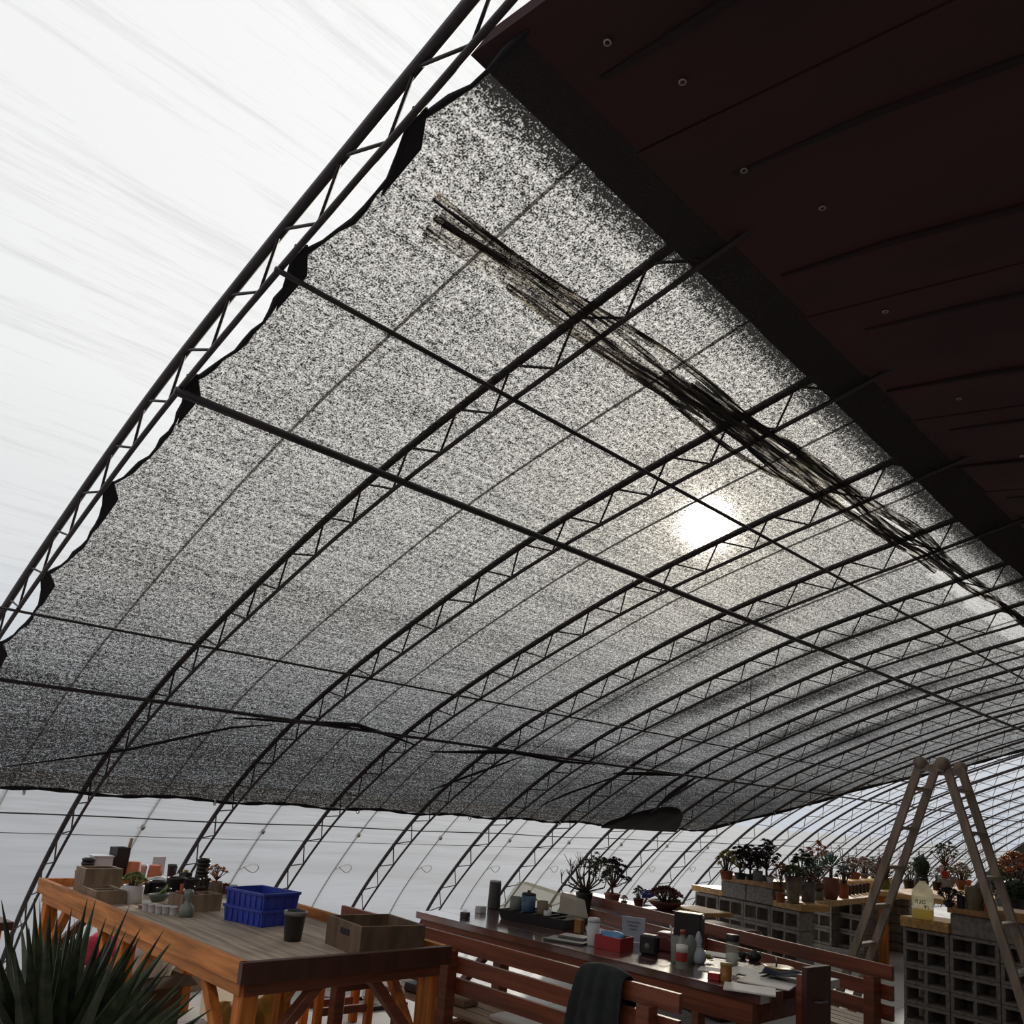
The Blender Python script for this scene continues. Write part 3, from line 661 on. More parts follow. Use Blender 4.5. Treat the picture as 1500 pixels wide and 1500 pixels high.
MB().lathe([(.02, 0), (.022, .003), (.033, .03), (.036, .045), (.031, .045), (.026, .02), (0, .018)], 20, sx=2.3).build('body', 'greencer', o)
lf = MB(); 
for k in range(7): lf.leaf((.01*(k-3), 0, .02), (.012*(k-3)+.03, .004*(k-3), .06+.006*k), .014, .008)
lf.build('cactus', 'g_light', o)
cup('terracotta_pot', 'small terracotta pot right of the boat planter', 263, 1321, ZT, 15, 15, 'clay')
p = at(240, 1330, ZT); o = thing('saucer_tray', 'long dark red tray with upturned rim behind the white cups', 'tray', p, .12); MB().open_box((0, 0, 0), (.26, .09, .014), .006).build('body', 'claydark', o)
for k, (px, py) in enumerate(((213, 1334), (222, 1336), (232, 1338), (242, 1339), (253, 1340))):
    cup('white_cup', 'small white ceramic cup, %s from the left in the front row' % ORD[k], px, py, ZT, 12, 12, 'white', 'cup', group='row of small white cups')
p = at(272, 1343, ZT); s = mpp(p); single('gourd_vase', MB().lathe([(0, 0), (9*s, 0), (10.5*s, 4*s), (11*s, 9*s), (9*s, 15*s), (5*s, 19*s), (4*s, 24*s), (6*s, 29*s), (7*s, 33*s), (5*s, 38*s), (0, 40*s)], 22), 'greencer', 'pale gourd-shaped vase left of the divided wooden box', 'vase', p)
o = obox('divided_box', 'grey-brown wooden box with compartments left of the blue crates', (2.235, 4.80, ZT), 0, ZT, (.25, .15, .095), 'crate', 'box', .12, .011, 0, 0)
for k in (-1, 1): MB().box((k*.04, 0, .05), (.008, .127, .08)).build('divider', 'crate', o)
t_ = MB(); t_.tube([(0, 0, .02), (-.012, 0, .07), (-.02, 0, .135)], [.005, .008, .009]); t = thing('garden_trowel', 'orange-handled trowel standing in the divided wooden box', 'trowel', (2.16, 4.80, ZT+.012), 0); t_.build('handle', 'clay', t); MB().leaf((.002, 0, 0), (-.006, 0, .045), .03, .008, (0, 1, 0)).build('blade', 'greyplastic', t)
def crate(z0, label):
    o = thing('plastic_crate', label, 'crate', (2.40, 4.33, z0), .22, 'blue crates')
    MB().open_box((0, 0, 0), (.25, .315, .085), .006, 0, .05).build('body', 'blue', o)
    rim = MB(); 
    for a, b in (((-.127, -.16), (.127, -.16)), ((.127, -.16), (.127, .16)), ((.127, .16), (-.127, .16)), ((-.127, .16), (-.127, -.16))): rim.bar((*a, .08), (*b, .08), .012, .014)
    rim.build('rim', 'blue', o)
    for sgn in (-1, 1):
        for k in range(7): MB().box((sgn*.124, -.132+.044*k, .04), (.008, .008, .066)).build('rib', 'blue', o)
        for k in range(4): MB().box((-.09+.06*k, sgn*.156, .04), (.008, .008, .066)).build('rib', 'blue', o)
crate(ZT, 'bright blue plastic crate, lower one of the stacked pair'); crate(ZT+.0865, 'bright blue plastic crate, upper empty one of the stacked pair')
cup('plant_pot', 'black pot with a grey rim between blue crates and large box', 428, 1378, ZT, 32, 42, 'black', rim='greyplastic')
o = obox('wooden_box', 'large open dark wooden box at the near right corner', (2.56, 3.475, ZT), 0, ZT, (.35, .36, .135), 'cratedark', 'box', -.12, .016)
MB().box((-.176, -.02, .09), (.004, .09, .028)).build('hand_slot', 'black', o)
# ---- under and around the work table
o = obox('cardboard_box', 'dark open cardboard box under the work table', (2.36, 5.60, 0), 0, 0, (.31, .36, .34), 'card', 'box', .1, .006)
for k, (a, b) in enumerate(((-.20, .10), (.20, .14))): MB().bar((0, a, .338), (0, a+math.copysign(.11, a), .338-b*.4), .36, .005, (0, .3, 1)).build('flap', 'card', o)
single('plastic_bag', MB().blob((0, 0, .10), .14, .12, .12, .18, 16, 10, 4), 'bagclear', 'hazy plastic bag stuffed into the cardboard box', 'bag', (2.36, 5.58, .26))
sk = MB(); sk.lathe([(0, 0), (.15, .0), (.20, .05), (.21, .2), (.205, .36), (.185, .48), (.13, .58), (.05, .62), (0, .62)], 26)
rn = random.Random(3); sk.v = [(x*(1+.05*math.sin(9*math.atan2(y, x)+z*9)), y*(1+.05*math.sin(7*math.atan2(y, x)-z*7)), z) for x, y, z in sk.v]
single('plastic_sack', sk, 'bagclear', 'tall hazy translucent sack standing behind the near left leg', 'sack', (2.93, 5.50, 0))
single('sack', MB().blob((0, 0, .2), .24, .17, .22, .16, 18, 12, 12), 'whitesack', 'white woven sack lying on the floor beyond the work table', 'sack', (2.72, 6.72, 0))
single('sack', MB().blob((0, 0, .12), .15, .12, .12, .2, 18, 12, 21), 'pinkred', 'crimson red bundle beyond the middle table leg', 'bundle', (2.36, 6.45, .20))
single('carton', MB().box((0, 0, .1), (.4, .34, .2)), 'cardlight', 'flat carton under the crimson bundle', 'box', (2.36, 6.45, 0), .1)
o = obox('cardboard_box', 'small pale cardboard box beside the crimson bundle', (3.1, 6.5, 0), 0, 0, (.3, .3, .3), 'cardlight', 'box', .3, .006)
single('sack', MB().blob((0, 0, .12), .13, .12, .15, .15, 18, 12, 31), 'yellow', 'yellow sack at the foot of the near left table leg', 'sack', (2.62, 4.95, 0))
single('sack', MB().blob((0, 0, .14), .13, .12, .18, .17, 18, 12, 35), 'yellow', 'yellow sack with pale piping behind the diagonal brace', 'sack', (2.88, 4.88, 0))
single('shallow_bowl', MB().lathe([(.12, 0), (.13, .004), (.26, .07), (.30, .085), (.295, .095), (.25, .075), (.12, .014), (0, .012)], 30), 'greencer', 'wide grey-green shallow bowl on the floor by the spiky plant', 'bowl', (2.22, 5.0, .003))
for k, (x, y) in enumerate(((3.95, 6.35), (4.45, 6.33))):
    o = obox('cardboard_box', ('brown carton left of its twin against the film wall', 'brown carton right of its twin against the film wall')[k], (x, y, 0), 0, 0, (.46, .36, .32), 'cardlight', 'box', .0, .006); MB().box((0, 0, .319), (.458, .358, .006)).build('lid', 'cardlight', o)
b_ = thing('step_stool', 'low orange wooden stool behind the right table leg', 'stool', (3.45, 5.03, 0), -.1)
MB().box((0, 0, .40), (.46, .26, .03)).build('seat', 'bench', b_)
for sx_ in (-1, 1):
    for sy_ in (-1, 1): MB().box((sx_*.19, sy_*.10, .193), (.05, .05, .385)).build('leg', 'orangev', b_)
MB().bar((-.19, -.10, .14), (.19, -.10, .14), .03, .05).build('stretcher', 'bench', b_); MB().bar((-.19, .10, .14), (.19, .10, .14), .03, .05).build('stretcher', 'bench', b_)
single('round_lid', MB().lathe([(0, 0), (.13, 0), (.145, .012), (.14, .028), (.12, .03), (.11, .02), (0, .02)], 26), 'black', 'round black lid lying on the tiled floor', 'lid', (3.70, 5.60, .002))
o = thing('glass_jar', 'clear glass jar on a black tray by the stool', 'jar', (4.05, 5.45, .035)); MB().lathe([(0, 0), (.07, 0), (.08, .01), (.08, .15), (.055, .18), (.055, .2)], 22).build('body', 'clear', o); MB().lathe([(.06, .195), (.06, .215), (0, .215)], 20).build('lid', 'greyplastic', o)
single('floor_tray', MB().open_box((0, 0, 0), (.42, .3, .03), .01), 'black', 'black plastic tray on the floor beneath the jar', 'tray', (4.05, 5.42, 0))
# ---- low wooden seat at far left and the spiky plant
t = thing('low_table', 'low dark red wooden table behind the spiky plant', 'table', (1.12, 6.15, 0), .1)
MB().box((0, 0, .60), (.95, .55, .05)).build('tabletop', 'brownboard', t)
for sx_ in (-1, 1):
    for sy_ in (-1, 1): MB().box((sx_*.40, sy_*.2, .287), (.06, .06, .575)).build('leg', 'orangev', t)
single('cardboard_sheet', MB().box((0, 0, .2), (.42, .02, .40), RZ(0)), 'cardlight', 'pinkish cardboard sheet leaning by the low table', 'cardboard', (1.62, 5.62, .0), .2)
PY = Vector((.80, 2.42, .0)); y_ = thing('yucca_plant', 'dark spiky yucca with sword leaves in the bottom left corner', 'plant', PY)
MB().lathe(potprof('taper', .2, .32), 28).build('pot', 'claydark', y_); MB().lathe([(.165, .279), (.16, .285), (0, .29)], 20).build('soil', 'soil', y_)
MB().tube([(0, 0, .27), (.01, 0, .5), (0, .01, .72)], [.05, .045, .05], 10).build('trunk', 'stem', y_)
tips = [(2, 1318, -.1), (50, 1316, .0), (58, 1314, .1), (73, 1328, -.1), (84, 1338, .1), (105, 1330, -.2), (128, 1316, 0), (140, 1318, .25), (155, 1345, -.1), (190, 1326, .1), (170, 1352, .3), (205, 1372, .2), (240, 1362, .05), (250, 1382, .25), (276, 1428, .0), (297, 1448, .2), (310, 1478, -.1), (30, 1345, .35), (12, 1370, .3), (-40, 1360, .1), (-60, 1420, .0), (-30, 1330, -.3), (100, 1365, .5), (65, 1380, .5), (120, 1390, .5), (200, 1430, .5), (230, 1455, .4), (255, 1485, .3), (160, 1420, .6), (0, 1440, .5), (45, 1410, .6), (-70, 1480, .2), (175, 1390, -.5), (70, 1345, -.5), (20, 1385, -.5), (215, 1405, -.45), (280, 1500, .1), (90, 1350, -.35), (148, 1372, .15), (185, 1362, -.2), (36, 1330, -.2), (110, 1345, .3)]
c0 = PY+Vector((0, 0, .74)); dep = (c0-EYE).dot(f_)
tips += [(tx+R.uniform(-22, 22), ty+R.uniform(18, 75), R.uniform(-.5, .5)) for tx, ty, _ in tips for _k in range(2 if ty < 1420 else 1)]
for k, (tx, ty, dd) in enumerate(tips):
    tip = atd(tx, ty, dep+dd*.9)-PY; base = Vector((0, 0, .62+.12*R.random())); d = tip-base; Ln = d.length
    fw = (f_-u_*.2).normalized(); mid = base+d*.5+Vector((0, 0, .05*Ln)); lf = MB(); vs = []; N = 9
    sd = d.cross(fw+Vector((R.uniform(-.6, .6), R.uniform(-.6, .6), 0))).normalized(); nn = sd.cross(d).normalized()
    for i in range(N+1):
        q = i/N; c = base*(1-q)**2+mid*2*q*(1-q)+tip*q*q; w = .016*(.55+.9*math.sin(PI*min(1, q*.9+.12))**1.0)*(1-q**3)*1.05+.0006
        for a, b in ((-1, .25), (0, -.12), (1, .25), (0, -.28)): vs.append(c+sd*a*w+nn*b*w)
    fs = [(i*4+j, i*4+(j+1) % 4, i*4+4+(j+1) % 4, i*4+4+j) for i in range(N) for j in range(4)]; fs.append((0, 3, 2, 1)); lf.add(vs, fs, False); lf.build('leaf', 'g_yucca', y_)
# ------------------------------------------------------------------ benches
def bench(name, label, origin, rot, length, posts, face=1, group='slatted benches beside the lacquered table'):
    """runs along local +y from the origin; face=1: the seat lies on the local +x side"""
    b = thing(name, label, 'bench', origin, rot, group)
    for k in range(3): MB().bar((0, 0, .81-.108*k), (0, length, .81-.108*k), .026, .082).build('back_rail', 'benchy', b)
    for k in range(4): MB().bar((face*(.12+.098*k), 0.03, .42), (face*(.12+.098*k), length-.03, .42), .088, .026).build('seat_slat', 'seat', b)
    MB().bar((face*.47, 0.03, .37), (face*.47, length-.03, .37), .03, .07).build('apron', 'benchy', b)
    for y in posts:
        MB().box((-face*.048, y, .39), (.07, .07, .78)).build('post', 'bench', b)
        MB().box((face*.44, y, .2), (.06, .07, .40)).build('leg', 'bench', b)
        MB().bar((-face*.01, y, .38), (face*.47, y, .38), .05, .06).build('seat_bearer', 'bench', b)
    return b
bench('slatted_bench', 'red slatted bench in front of the lacquered table, seen from its back', (3.2, 2.12, 0), 0, 2.6, (.14, 1.46, 2.48), 1)
fb = math.atan2(-(5.80-5.10), 4.80-1.97)
bench('slatted_bench', 'red slatted bench on the far side of the lacquered table', (5.10, 1.97, 0), fb, 3.1, (.10, 1.5, 2.95), 1)
# ------------------------------------------------------------------ lacquered table
LT = thing('dining_table', 'long dark lacquered table covered with clutter', 'table', (4.21, 3.38, 0))
WX, LY = .425, 1.31
for k in range(4): MB().box((-WX+WX/4+WX/2*k, 0, .778), (WX/2-.0003, 2*LY, .044), bev=.002).build('top_board', 'lacquer', LT)
for s in (-1, 1): MB().bar((s*(WX-.035), -LY+.05, .70), (s*(WX-.035), LY-.05, .70), .035, .11).build('apron', 'benchy', LT)
for s in (-1, 1): MB().bar((-WX+.06, s*(LY-.08), .70), (WX-.06, s*(LY-.08), .70), .035, .11).build('apron', 'benchy', LT)
for sx_ in (-1, 1):
    for yy in (-LY+.12, LY-.12): MB().box((sx_*(WX-.10), yy, .378), (.09, .09, .754)).build('leg', 'bench', LT)
for s in (-1, 1): MB().bar((-WX+.12, s*(LY-.12), .12), (WX-.12, s*(LY-.12), .6), .04, .06, (0, 1, 0)).build('brace', 'bench', LT)
MB().bar((0, -LY+.12, .25), (0, LY-.12, .25), .05, .08).build('stretcher', 'bench', LT)
cc = Vector((4.175, 2.125, 0)); ch = thing('wooden_chair', 'small dark wooden chair with solid back panel at the table end', 'chair', (cc.x, cc.y, 0), -.1)
MB().box((0, 0, .42), (.26, .30, .035)).build('seat', 'bench', ch); MB().box((0, -.15, .77), (.215, .03, .30)).build('backrest', 'brownboard', ch)
for sx_ in (-1, 1):
    MB().box((sx_*.085, -.118, .44), (.035, .032, .88)).build('leg', 'bench', ch); MB().box((sx_*.10, .12, .20), (.04, .04, .40)).build('leg', 'bench', ch)
hb = MB(); hb.tube([(-.04, -.163, .76), (-.035, -.19, .76), (.035, -.19, .76), (.04, -.163, .76)], .005); hb.build('handle', 'greyplastic', ch)
ZL = .801
def P(px, py): return at(px, py, ZL)
def slab(name, label, cat, px, py, d, m, rot=0., z=ZL, group=None): return single(name, MB().box((0, 0, d[2]/2), d), m, label, cat, at(px, py, z), rot, group)
slab('small_box', 'tiny dark cube near the far left end of the lacquered table', 'box', 681, 1344, (.05, .05, .035), 'greydark', .2)
slab('small_box', 'little white box beside the tall grey cylinder', 'box', 704, 1337, (.07, .05, .045), 'white', .1)
p = P(723, 1331); o = thing('speaker', 'tall grey cylinder with pale top on the lacquered table', 'speaker', p); s = mpp(p); MB().lathe([(0, 0), (9*s, 0), (9.4*s, 2*s), (8.6*s, 37*s), (8.2*s, 38*s), (0, 38*s)], 24).build('body', 'greydark', o); MB().lathe([(8.3*s, 38*s), (8.2*s, 40*s), (0, 40.5*s)], 24).build('cap', 'white', o)
p = Vector((4.36, 4.02, ZL)); o = thing('tea_tray', 'black tea tray holding cups under a hazy clear cover', 'tray', p, .15)
MB().open_box((0, 0, 0), (.30, .56, .065), .01, 0, .08).build('body', 'black', o); g_ = MB()
for k in range(6): g_.box((0, -.22+.088*k, .055), (.27, .02, .008))
g_.build('grille', 'greydark', o)
cv = MB(); X_, Y_, H_ = .145, .27, .21
vs = [(-X_, -Y_, .066), (X_, -Y_, .066), (X_, Y_, .066), (-X_, Y_, .066), (X_*.1, -Y_*.9, H_*.85), (X_*.9, -Y_*.9, H_*.85), (X_*.9, Y_*.93, H_+.03), (X_*.1, Y_*.93, H_+.03)]
cv.add(vs, [(1, 2, 6, 5), (4, 5, 6, 7), (0, 1, 5, 4), (2, 3, 7, 6)]); cv.build('cover', 'dome', o, 'hazy clear plastic cover')
def mug(name, label, cat, lx, ly, r, h, m, handle=True, lid=None):
    q = p+RZ(.15) @ Vector((lx, ly, .067)); o2 = thing(name, label, cat, q)
    MB().lathe([(0, 0), (r*.95, 0), (r, .004), (r, h), (r*.9, h), (r*.88, .008), (0, .008)], 20).build('body', m, o2)
    if handle: MB().tube([(r*.9*math.cos(-1.0), r*.9*math.sin(-1.0), h*.8), (r*1.6*math.cos(-1.0), r*1.6*math.sin(-1.0), h*.65), (r*1.5*math.cos(-1), r*1.5*math.sin(-1), h*.3), (r*.9*math.cos(-1), r*.9*math.sin(-1), h*.2)], .005, 6).build('handle', m, o2)
    if lid: MB().lathe([(r*1.02, h), (r*.9, h+.012), (.012, h+.016), (.012, h+.03), (0, h+.03)], 18).build('lid', lid, o2)
mug('tea_cup', 'grey cup at the left end of the tea tray', 'cup', -.07, .19, .042, .085, 'greencer', False)
mug('tea_pot', 'blue lidded pot in the middle of the tea tray', 'teapot', -.06, .09, .05, .11, 'mugblue', True, 'black')
mug('glass_mug', 'small glass mug with handle right of the blue pot', 'mug', -.06, -.03, .038, .085, 'tanpot', True)
mug('white_cup', 'small white cup in front on the tea tray', 'cup', -.10, -.10, .026, .032, 'white', False)
slab('wooden_block', 'upright amber wooden block at the right end of the tea tray', 'block', 848, 1367, (.05, .05, .085), 'amber', .2)
p = P(868, 1385); s = mpp(p); o = thing('lidded_cup', 'grey-white lidded cup left of the red box', 'cup', p); MB().lathe([(0, 0), (8*s, 0), (8.4*s, 1*s), (9*s, 34*s), (0, 34*s)], 22).build('body', 'white', o); MB().lathe([(9.3*s, 33*s), (9.5*s, 36*s), (8*s, 39*s), (0, 40*s)], 22).build('lid', 'white', o)
slab('notebook', 'grey notebook, lower one of the pair on the lacquered table', 'notebook', 832, 1379, (.17, .25, .012), 'greydark', .35, group='notebooks on the lacquered table')
slab('notebook', 'small gridded grey pad lying on top of the notebook', 'notebook', 842, 1374, (.12, .17, .014), 'greyplastic', .30, ZL+.0125, 'notebooks on the lacquered table')
p = P(899, 1390); o = thing('red_box', 'red box with pale blue film spilling out', 'box', p, .15); MB().open_box((0, 0, 0), (.16, .17, .075), .006).build('body', 'red', o); MB().blob((0, 0, .065), .07, .078, .035, .2, 16, 9, 2).build('film', 'skyblue', o, 'pale blue crumpled film')
p = P(927, 1381); c_ = MB(); c_.box((0, 0, .075), (.012, .15, .15), Matrix.Rotation(-.15, 3, 'Y')); o = thing('card_stand', 'pale blue card standing upright behind the red box', 'card', p+Vector((.03, .02, 0)), .35); c_.build('card', 'bluepaper', o)
for k in range(3): MB().box((-.0075+.012-.0-.0155+.004*0-.0028*0+(-.0035)*(2-k), 0, .12-.022*k), (.003, .085-.02*k, .005), Matrix.Rotation(-.15, 3, 'Y')).build('text_line', 'greyplastic', o)
p = P(951, 1398); o = thing('black_device', 'black gadget with round grey dial and curved cord', 'device', p, .3); MB().box((0, 0, .055), (.08, .10, .11), bev=.012).build('body', 'black', o); dd = MB(); dd.tube([(-.041, 0, .05), (-.047, 0, .05)], .017, 14); dd.build('dial', 'greyplastic', o); MB().tube([(0, -.05, .10), (.0, -.10, .11), (0, -.15, .06), (0, -.17, .008)], .004, 6).build('cord', 'card', o)
p = P(975, 1394); o = thing('tissue_box', 'dark red box with a white tissue on top', 'box', p+Vector((.06, 0, 0)), .3); MB().box((0, 0, .05), (.12, .17, .10)).build('body', 'darkred', o); ts = MB(); ts.leaf((0, 0, .095), (.01, .02, .15), .06, .02, (0, 1, 0)); ts.leaf((0, -.01, .095), (-.02, -.03, .145), .05, .02, (1, 0, 0)); ts.build('tissue', 'paper', o); MB().box((0, .0, .103), (.10, .14, .004)).build('slot_panel', 'white', o)
p = P(1001, 1400); o = thing('upright_box', 'tall black box standing behind the clear bottle', 'box', p+Vector((.05, 0, 0)), .3); MB().box((0, 0, .12), (.10, .16, .24)).build('body', 'black', o); MB().box((0, -.082, .225), (.03, .006, .02)).build('latch', 'white', o)
p = P(998, 1420); s = mpp(p); o = thing('plastic_bottle', 'clear bottle with red cap and red label', 'bottle', p)
MB().lathe([(0, 0), (8*s, 0), (8.5*s, 2*s), (8.3*s, 14*s), (8.6*s, 30*s), (7.5*s, 36*s), (4*s, 46*s), (3.3*s, 48*s), (3.3*s, 50*s)], 22).build('body', 'clear', o); MB().lathe([(3.9*s, 49.5*s), (3.9*s, 55*s), (0, 55.5*s)], 16).build('cap', 'red', o, 'red screw cap'); MB().lathe([(8.7*s, 12*s), (8.75*s, 13*s), (8.8*s, 23*s), (8.7*s, 24*s)], 22).build('label', 'red', o, 'red paper label'); MB().lathe([(8.8*s, 24.5*s), (8.85*s, 34*s)], 22).build('label', 'paper', o, 'white paper label')
for k, (px, m, lb) in enumerate(((988, 'clear', 'clear glass tumbler left of the red-capped bottle'), (1010, 'greencer', 'dark green bottle half hidden behind the red-capped bottle'))):
    q = P(px, 1413); s = mpp(q); o = thing(('glass_tumbler', 'green_bottle')[k], lb, ('glass', 'bottle')[k], q+Vector((.05, .03, 0)))
    MB().lathe([(0, 0), (8*s, 0), (8*s, 30*s), (4*s, 38*s), (3*s, 39*s), (0, 39*s)] if k else [(0, 0), (6.5*s, 0), (8*s, 38*s), (7.6*s, 38*s), (6*s, 2*s), (0, 2*s)], 18).build('body', m, o)
p = P(1022, 1411); s = mpp(p); o = thing('cloth_pouch', 'pale lilac pouch with gathered pointed top', 'pouch', p); MB().lathe([(0, 0), (9*s, 0), (12*s, 6*s), (11*s, 15*s), (6*s, 22*s), (3*s, 25*s), (6*s, 32*s), (2*s, 44*s), (0, 45*s)], 16).build('body', 'bluepaper', o); MB().tube([Vector((4*s*math.cos(a), 4*s*math.sin(a), 25*s)) for a in [k*.6 for k in range(11)]], .004, 5).build('tie', 'white', o)
p = P(1036, 1409); single('pale_bundle', MB().rosette((0, 0, .012), .05, 16, (0, -.3, 1)), 'g_yel', 'small yellow-green sprig lying by the lilac pouch', 'sprig', p)
p = P(1072, 1414); s = mpp(p); o = thing('glass_jar', 'tall clear glass jar with black lid', 'jar', p); MB().lathe([(0, 0), (9*s, 0), (9.6*s, 2*s), (9.6*s, 30*s), (8.6*s, 33*s), (8.6*s, 35*s)], 22).build('body', 'clear', o); MB().lathe([(9.6*s, 34*s), (9.8*s, 35*s), (9.8*s, 42*s), (9*s, 43*s), (0, 43*s)], 22).build('lid', 'black', o, 'black screw lid'); MB().lathe([(0, 1*s), (8*s, 1*s), (8.2*s, 16*s), (0, 18*s)], 18).build('contents', 'paper', o)
p = P(1063, 1438); s = mpp(p); o = thing('amber_jar', 'small amber jar at the near table edge', 'jar', p); MB().lathe([(0, 0), (8*s, 0), (8.3*s, 1.5*s), (8.3*s, 22*s), (0, 22.5*s)], 22).build('body', 'amber', o); MB().lathe([(8.5*s, 22*s), (8.5*s, 26*s), (0, 26.5*s)], 20).build('lid', 'gold', o)
slab('small_box', 'little red box left of the amber jar', 'box', 1047, 1435, (.06, .06, .035), 'red', .3)
for k, (px, py, d, rot, lb) in enumerate(((1052, 1423, (.13, .2, .005), .4, 'white sheet of paper behind the little red box'), (1098, 1450, (.18, .24, .008), .5, 'white paper booklet at the near corner of the lacquered table'), (1125, 1440, (.22, .26, .006), .25, 'large open white sheet beside the navy cloth'), (1095, 1424, (.2, .2, .006), .1, 'creased white sheet in front of the dark teaware'), (1058, 1400, (.16, .22, .004), .3, 'white sheet under sunlight behind the glass jar'))):
    slab('paper_sheet', lb, 'paper', px, py, d, 'paper', rot, ZL+.0005*k, 'papers on the lacquered table')
p = P(1105, 1407); o = thing('tea_pot', 'small black teapot near the far table edge', 'teapot', p); MB().lathe([(0, 0), (.028, 0), (.04, .02), (.036, .04), (.015, .05), (.012, .058), (0, .06)], 18).build('body', 'black', o); MB().tube([(.035, 0, .02), (.06, 0, .035), (.07, 0, .045)], [.009, .007, .005], 6).build('spout', 'black', o); MB().tube([(-.035, 0, .035), (-.06, 0, .035), (-.058, 0, .015), (-.037, 0, .012)], .004, 6).build('handle', 'black', o)
p = P(1087, 1404); single('tea_cup', MB().lathe([(0, 0), (.018, 0), (.032, .035), (.03, .035), (.016, .004), (0, .004)], 18), 'black', 'small black cup left of the black teapot', 'cup', p)
p = P(1141, 1420); o = thing('ochre_tray', 'ochre dish with dark spoon near the chair back', 'dish', p); MB().lathe([(0, 0), (.06, 0), (.085, .012), (.082, .016), (.055, .005), (0, .005)], 22).build('body', 'gold', o); MB().tube([(-.03, 0, .018), (.03, .03, .03), (.06, .05, .05)], .005, 6).build('spoon', 'black', o)
def clothfold(a, b): return Vector((-.09+.18*a, -.12+.24*b, .022+.012*math.sin(7*a+3*b)+.010*math.sin(9*b-2*a)+.02*math.exp(-((a-.5)**2+(b-.5)**2)*6)))
nv = MB(); nv.grid(clothfold, 14, 14); nv.grid(lambda a, b: Vector((-.09+.18*a, -.12+.24*(1-b), .001)), 14, 14, False); single('folded_cloth', nv, 'navy', 'crumpled navy cloth at the right end of the lacquered table', 'cloth', P(1152, 1437), .2)
# jacket draped over the front bench
jk = MB()
def jac(a, b):
    y = .26*(a-.5); z0 = .862+.03*math.sin(PI*a)**.6; t = b*2-1
    w = math.sin(a*23+b*3)*.016*abs(t)**.5+math.sin(a*9)*.018*abs(t)
    if t < -.08: q = (-t-.08)/.92; return Vector((-.045-.05*q+w-.02*math.sin(PI*q), y*(1+.35*q), z0-.02-.46*q))
    if t > .08: q = (t-.08)/.92; return Vector((.035+.02*q+w, y*(1+.2*q), z0-.02-.30*q))
    return Vector((.5*t*.0+.04*(t/.08)-.005, y, z0-.02*(t/.08)**2))
jk.grid(jac, 40, 44); o = jk.build('draped_jacket', 'cloth'); o.location = (3.2, 2.53, 0); tag(o, 'dark green-black jacket hung over the front bench back', 'jacket')
md = o.modifiers.new('t', 'SOLIDIFY'); md.thickness = .008
for (x, y, d, m, lb) in ((3.45, 3.28, (.22, .30, .03), 'paper', 'flat white packet on the front bench seat, right of the post'), (3.40, 4.05, (.16, .22, .05), 'greydark', 'dark folded bag on the front bench seat, left of the post'), (3.42, 3.72, (.12, .12, .05), 'cardlight', 'small pale carton on the front bench seat behind the post')):
    single('seat_item', MB().box((0, 0, d[2]/2), d, bev=.008), m, lb, 'packet', (x, y, .434), .1)
# ------------------------------------------------------------------ concrete block shelves
def make_block():
    o = thing('concrete_block', '', 'block'); b = MB(); Wd, Dp, Hh = .385, .19, .187; xs = [-Wd/2, -Wd/2+.032, -.016, .016, Wd/2-.032, Wd/2]; zs = [0, .032, Hh-.032, Hh]
    idx = {}; vs = []
    for s in (0, 1):
        for i, x in enumerate(xs):
            for j, z in enumerate(zs):
                idx[(s, i, j)] = len(vs); vs.append((x, (-Dp/2, Dp/2)[s], z))
    fs = []; hole = {(1, 1), (3, 1)}
    for i in range(5):
        for j in range(3):
            if (i, j) in hole: continue
            fs.append((idx[(0, i, j)], idx[(0, i+1, j)], idx[(0, i+1, j+1)], idx[(0, i, j+1)])); fs.append((idx[(1, i, j)], idx[(1, i, j+1)], idx[(1, i+1, j+1)], idx[(1, i+1, j)]))
    for i in range(5):
        for j, fl_ in ((0, 0), (3, 1)):
            f = (idx[(0, i, j)], idx[(1, i, j)], idx[(1, i+1, j)], idx[(0, i+1, j)]); fs.append(f if not fl_ else f[::-1])
    for j in range(3):
        for i, fl_ in ((0, 0), (5, 1)):
            f = (idx[(0, i, j)], idx[(0, i, j+1)], idx[(1, i, j+1)], idx[(1, i, j)]); fs.append(f if not fl_ else f[::-1])
    for i in (1, 3):
        for (i0, j0, i1, j1) in ((i, 1, i+1, 1), (i+1, 1, i+1, 2), (i+1, 2, i, 2), (i, 2, i, 1)): fs.append((idx[(0, i0, j0)], idx[(1, i0, j0)], idx[(1, i1, j1)], idx[(0, i1, j1)]))
    b.add(vs, fs); m = b.build('concrete_block', 'block'); md = m.modifiers.new('b', 'BEVEL'); md.width = .006; md.segments = 2; md.limit_method = 'ANGLE'
    bpy.data.objects.remove(o); return m
BK = [None]
def block(p, rot, label, group, zs=1.):
    if BK[0] is None: BK[0] = make_block(); o = BK[0]
    else: o = BK[0].copy(); COL.objects.link(o)
    o.location = p; o.rotation_euler = (0, 0, rot); o.scale = (1, 1, zs); tag(o, label, 'block', group); return o
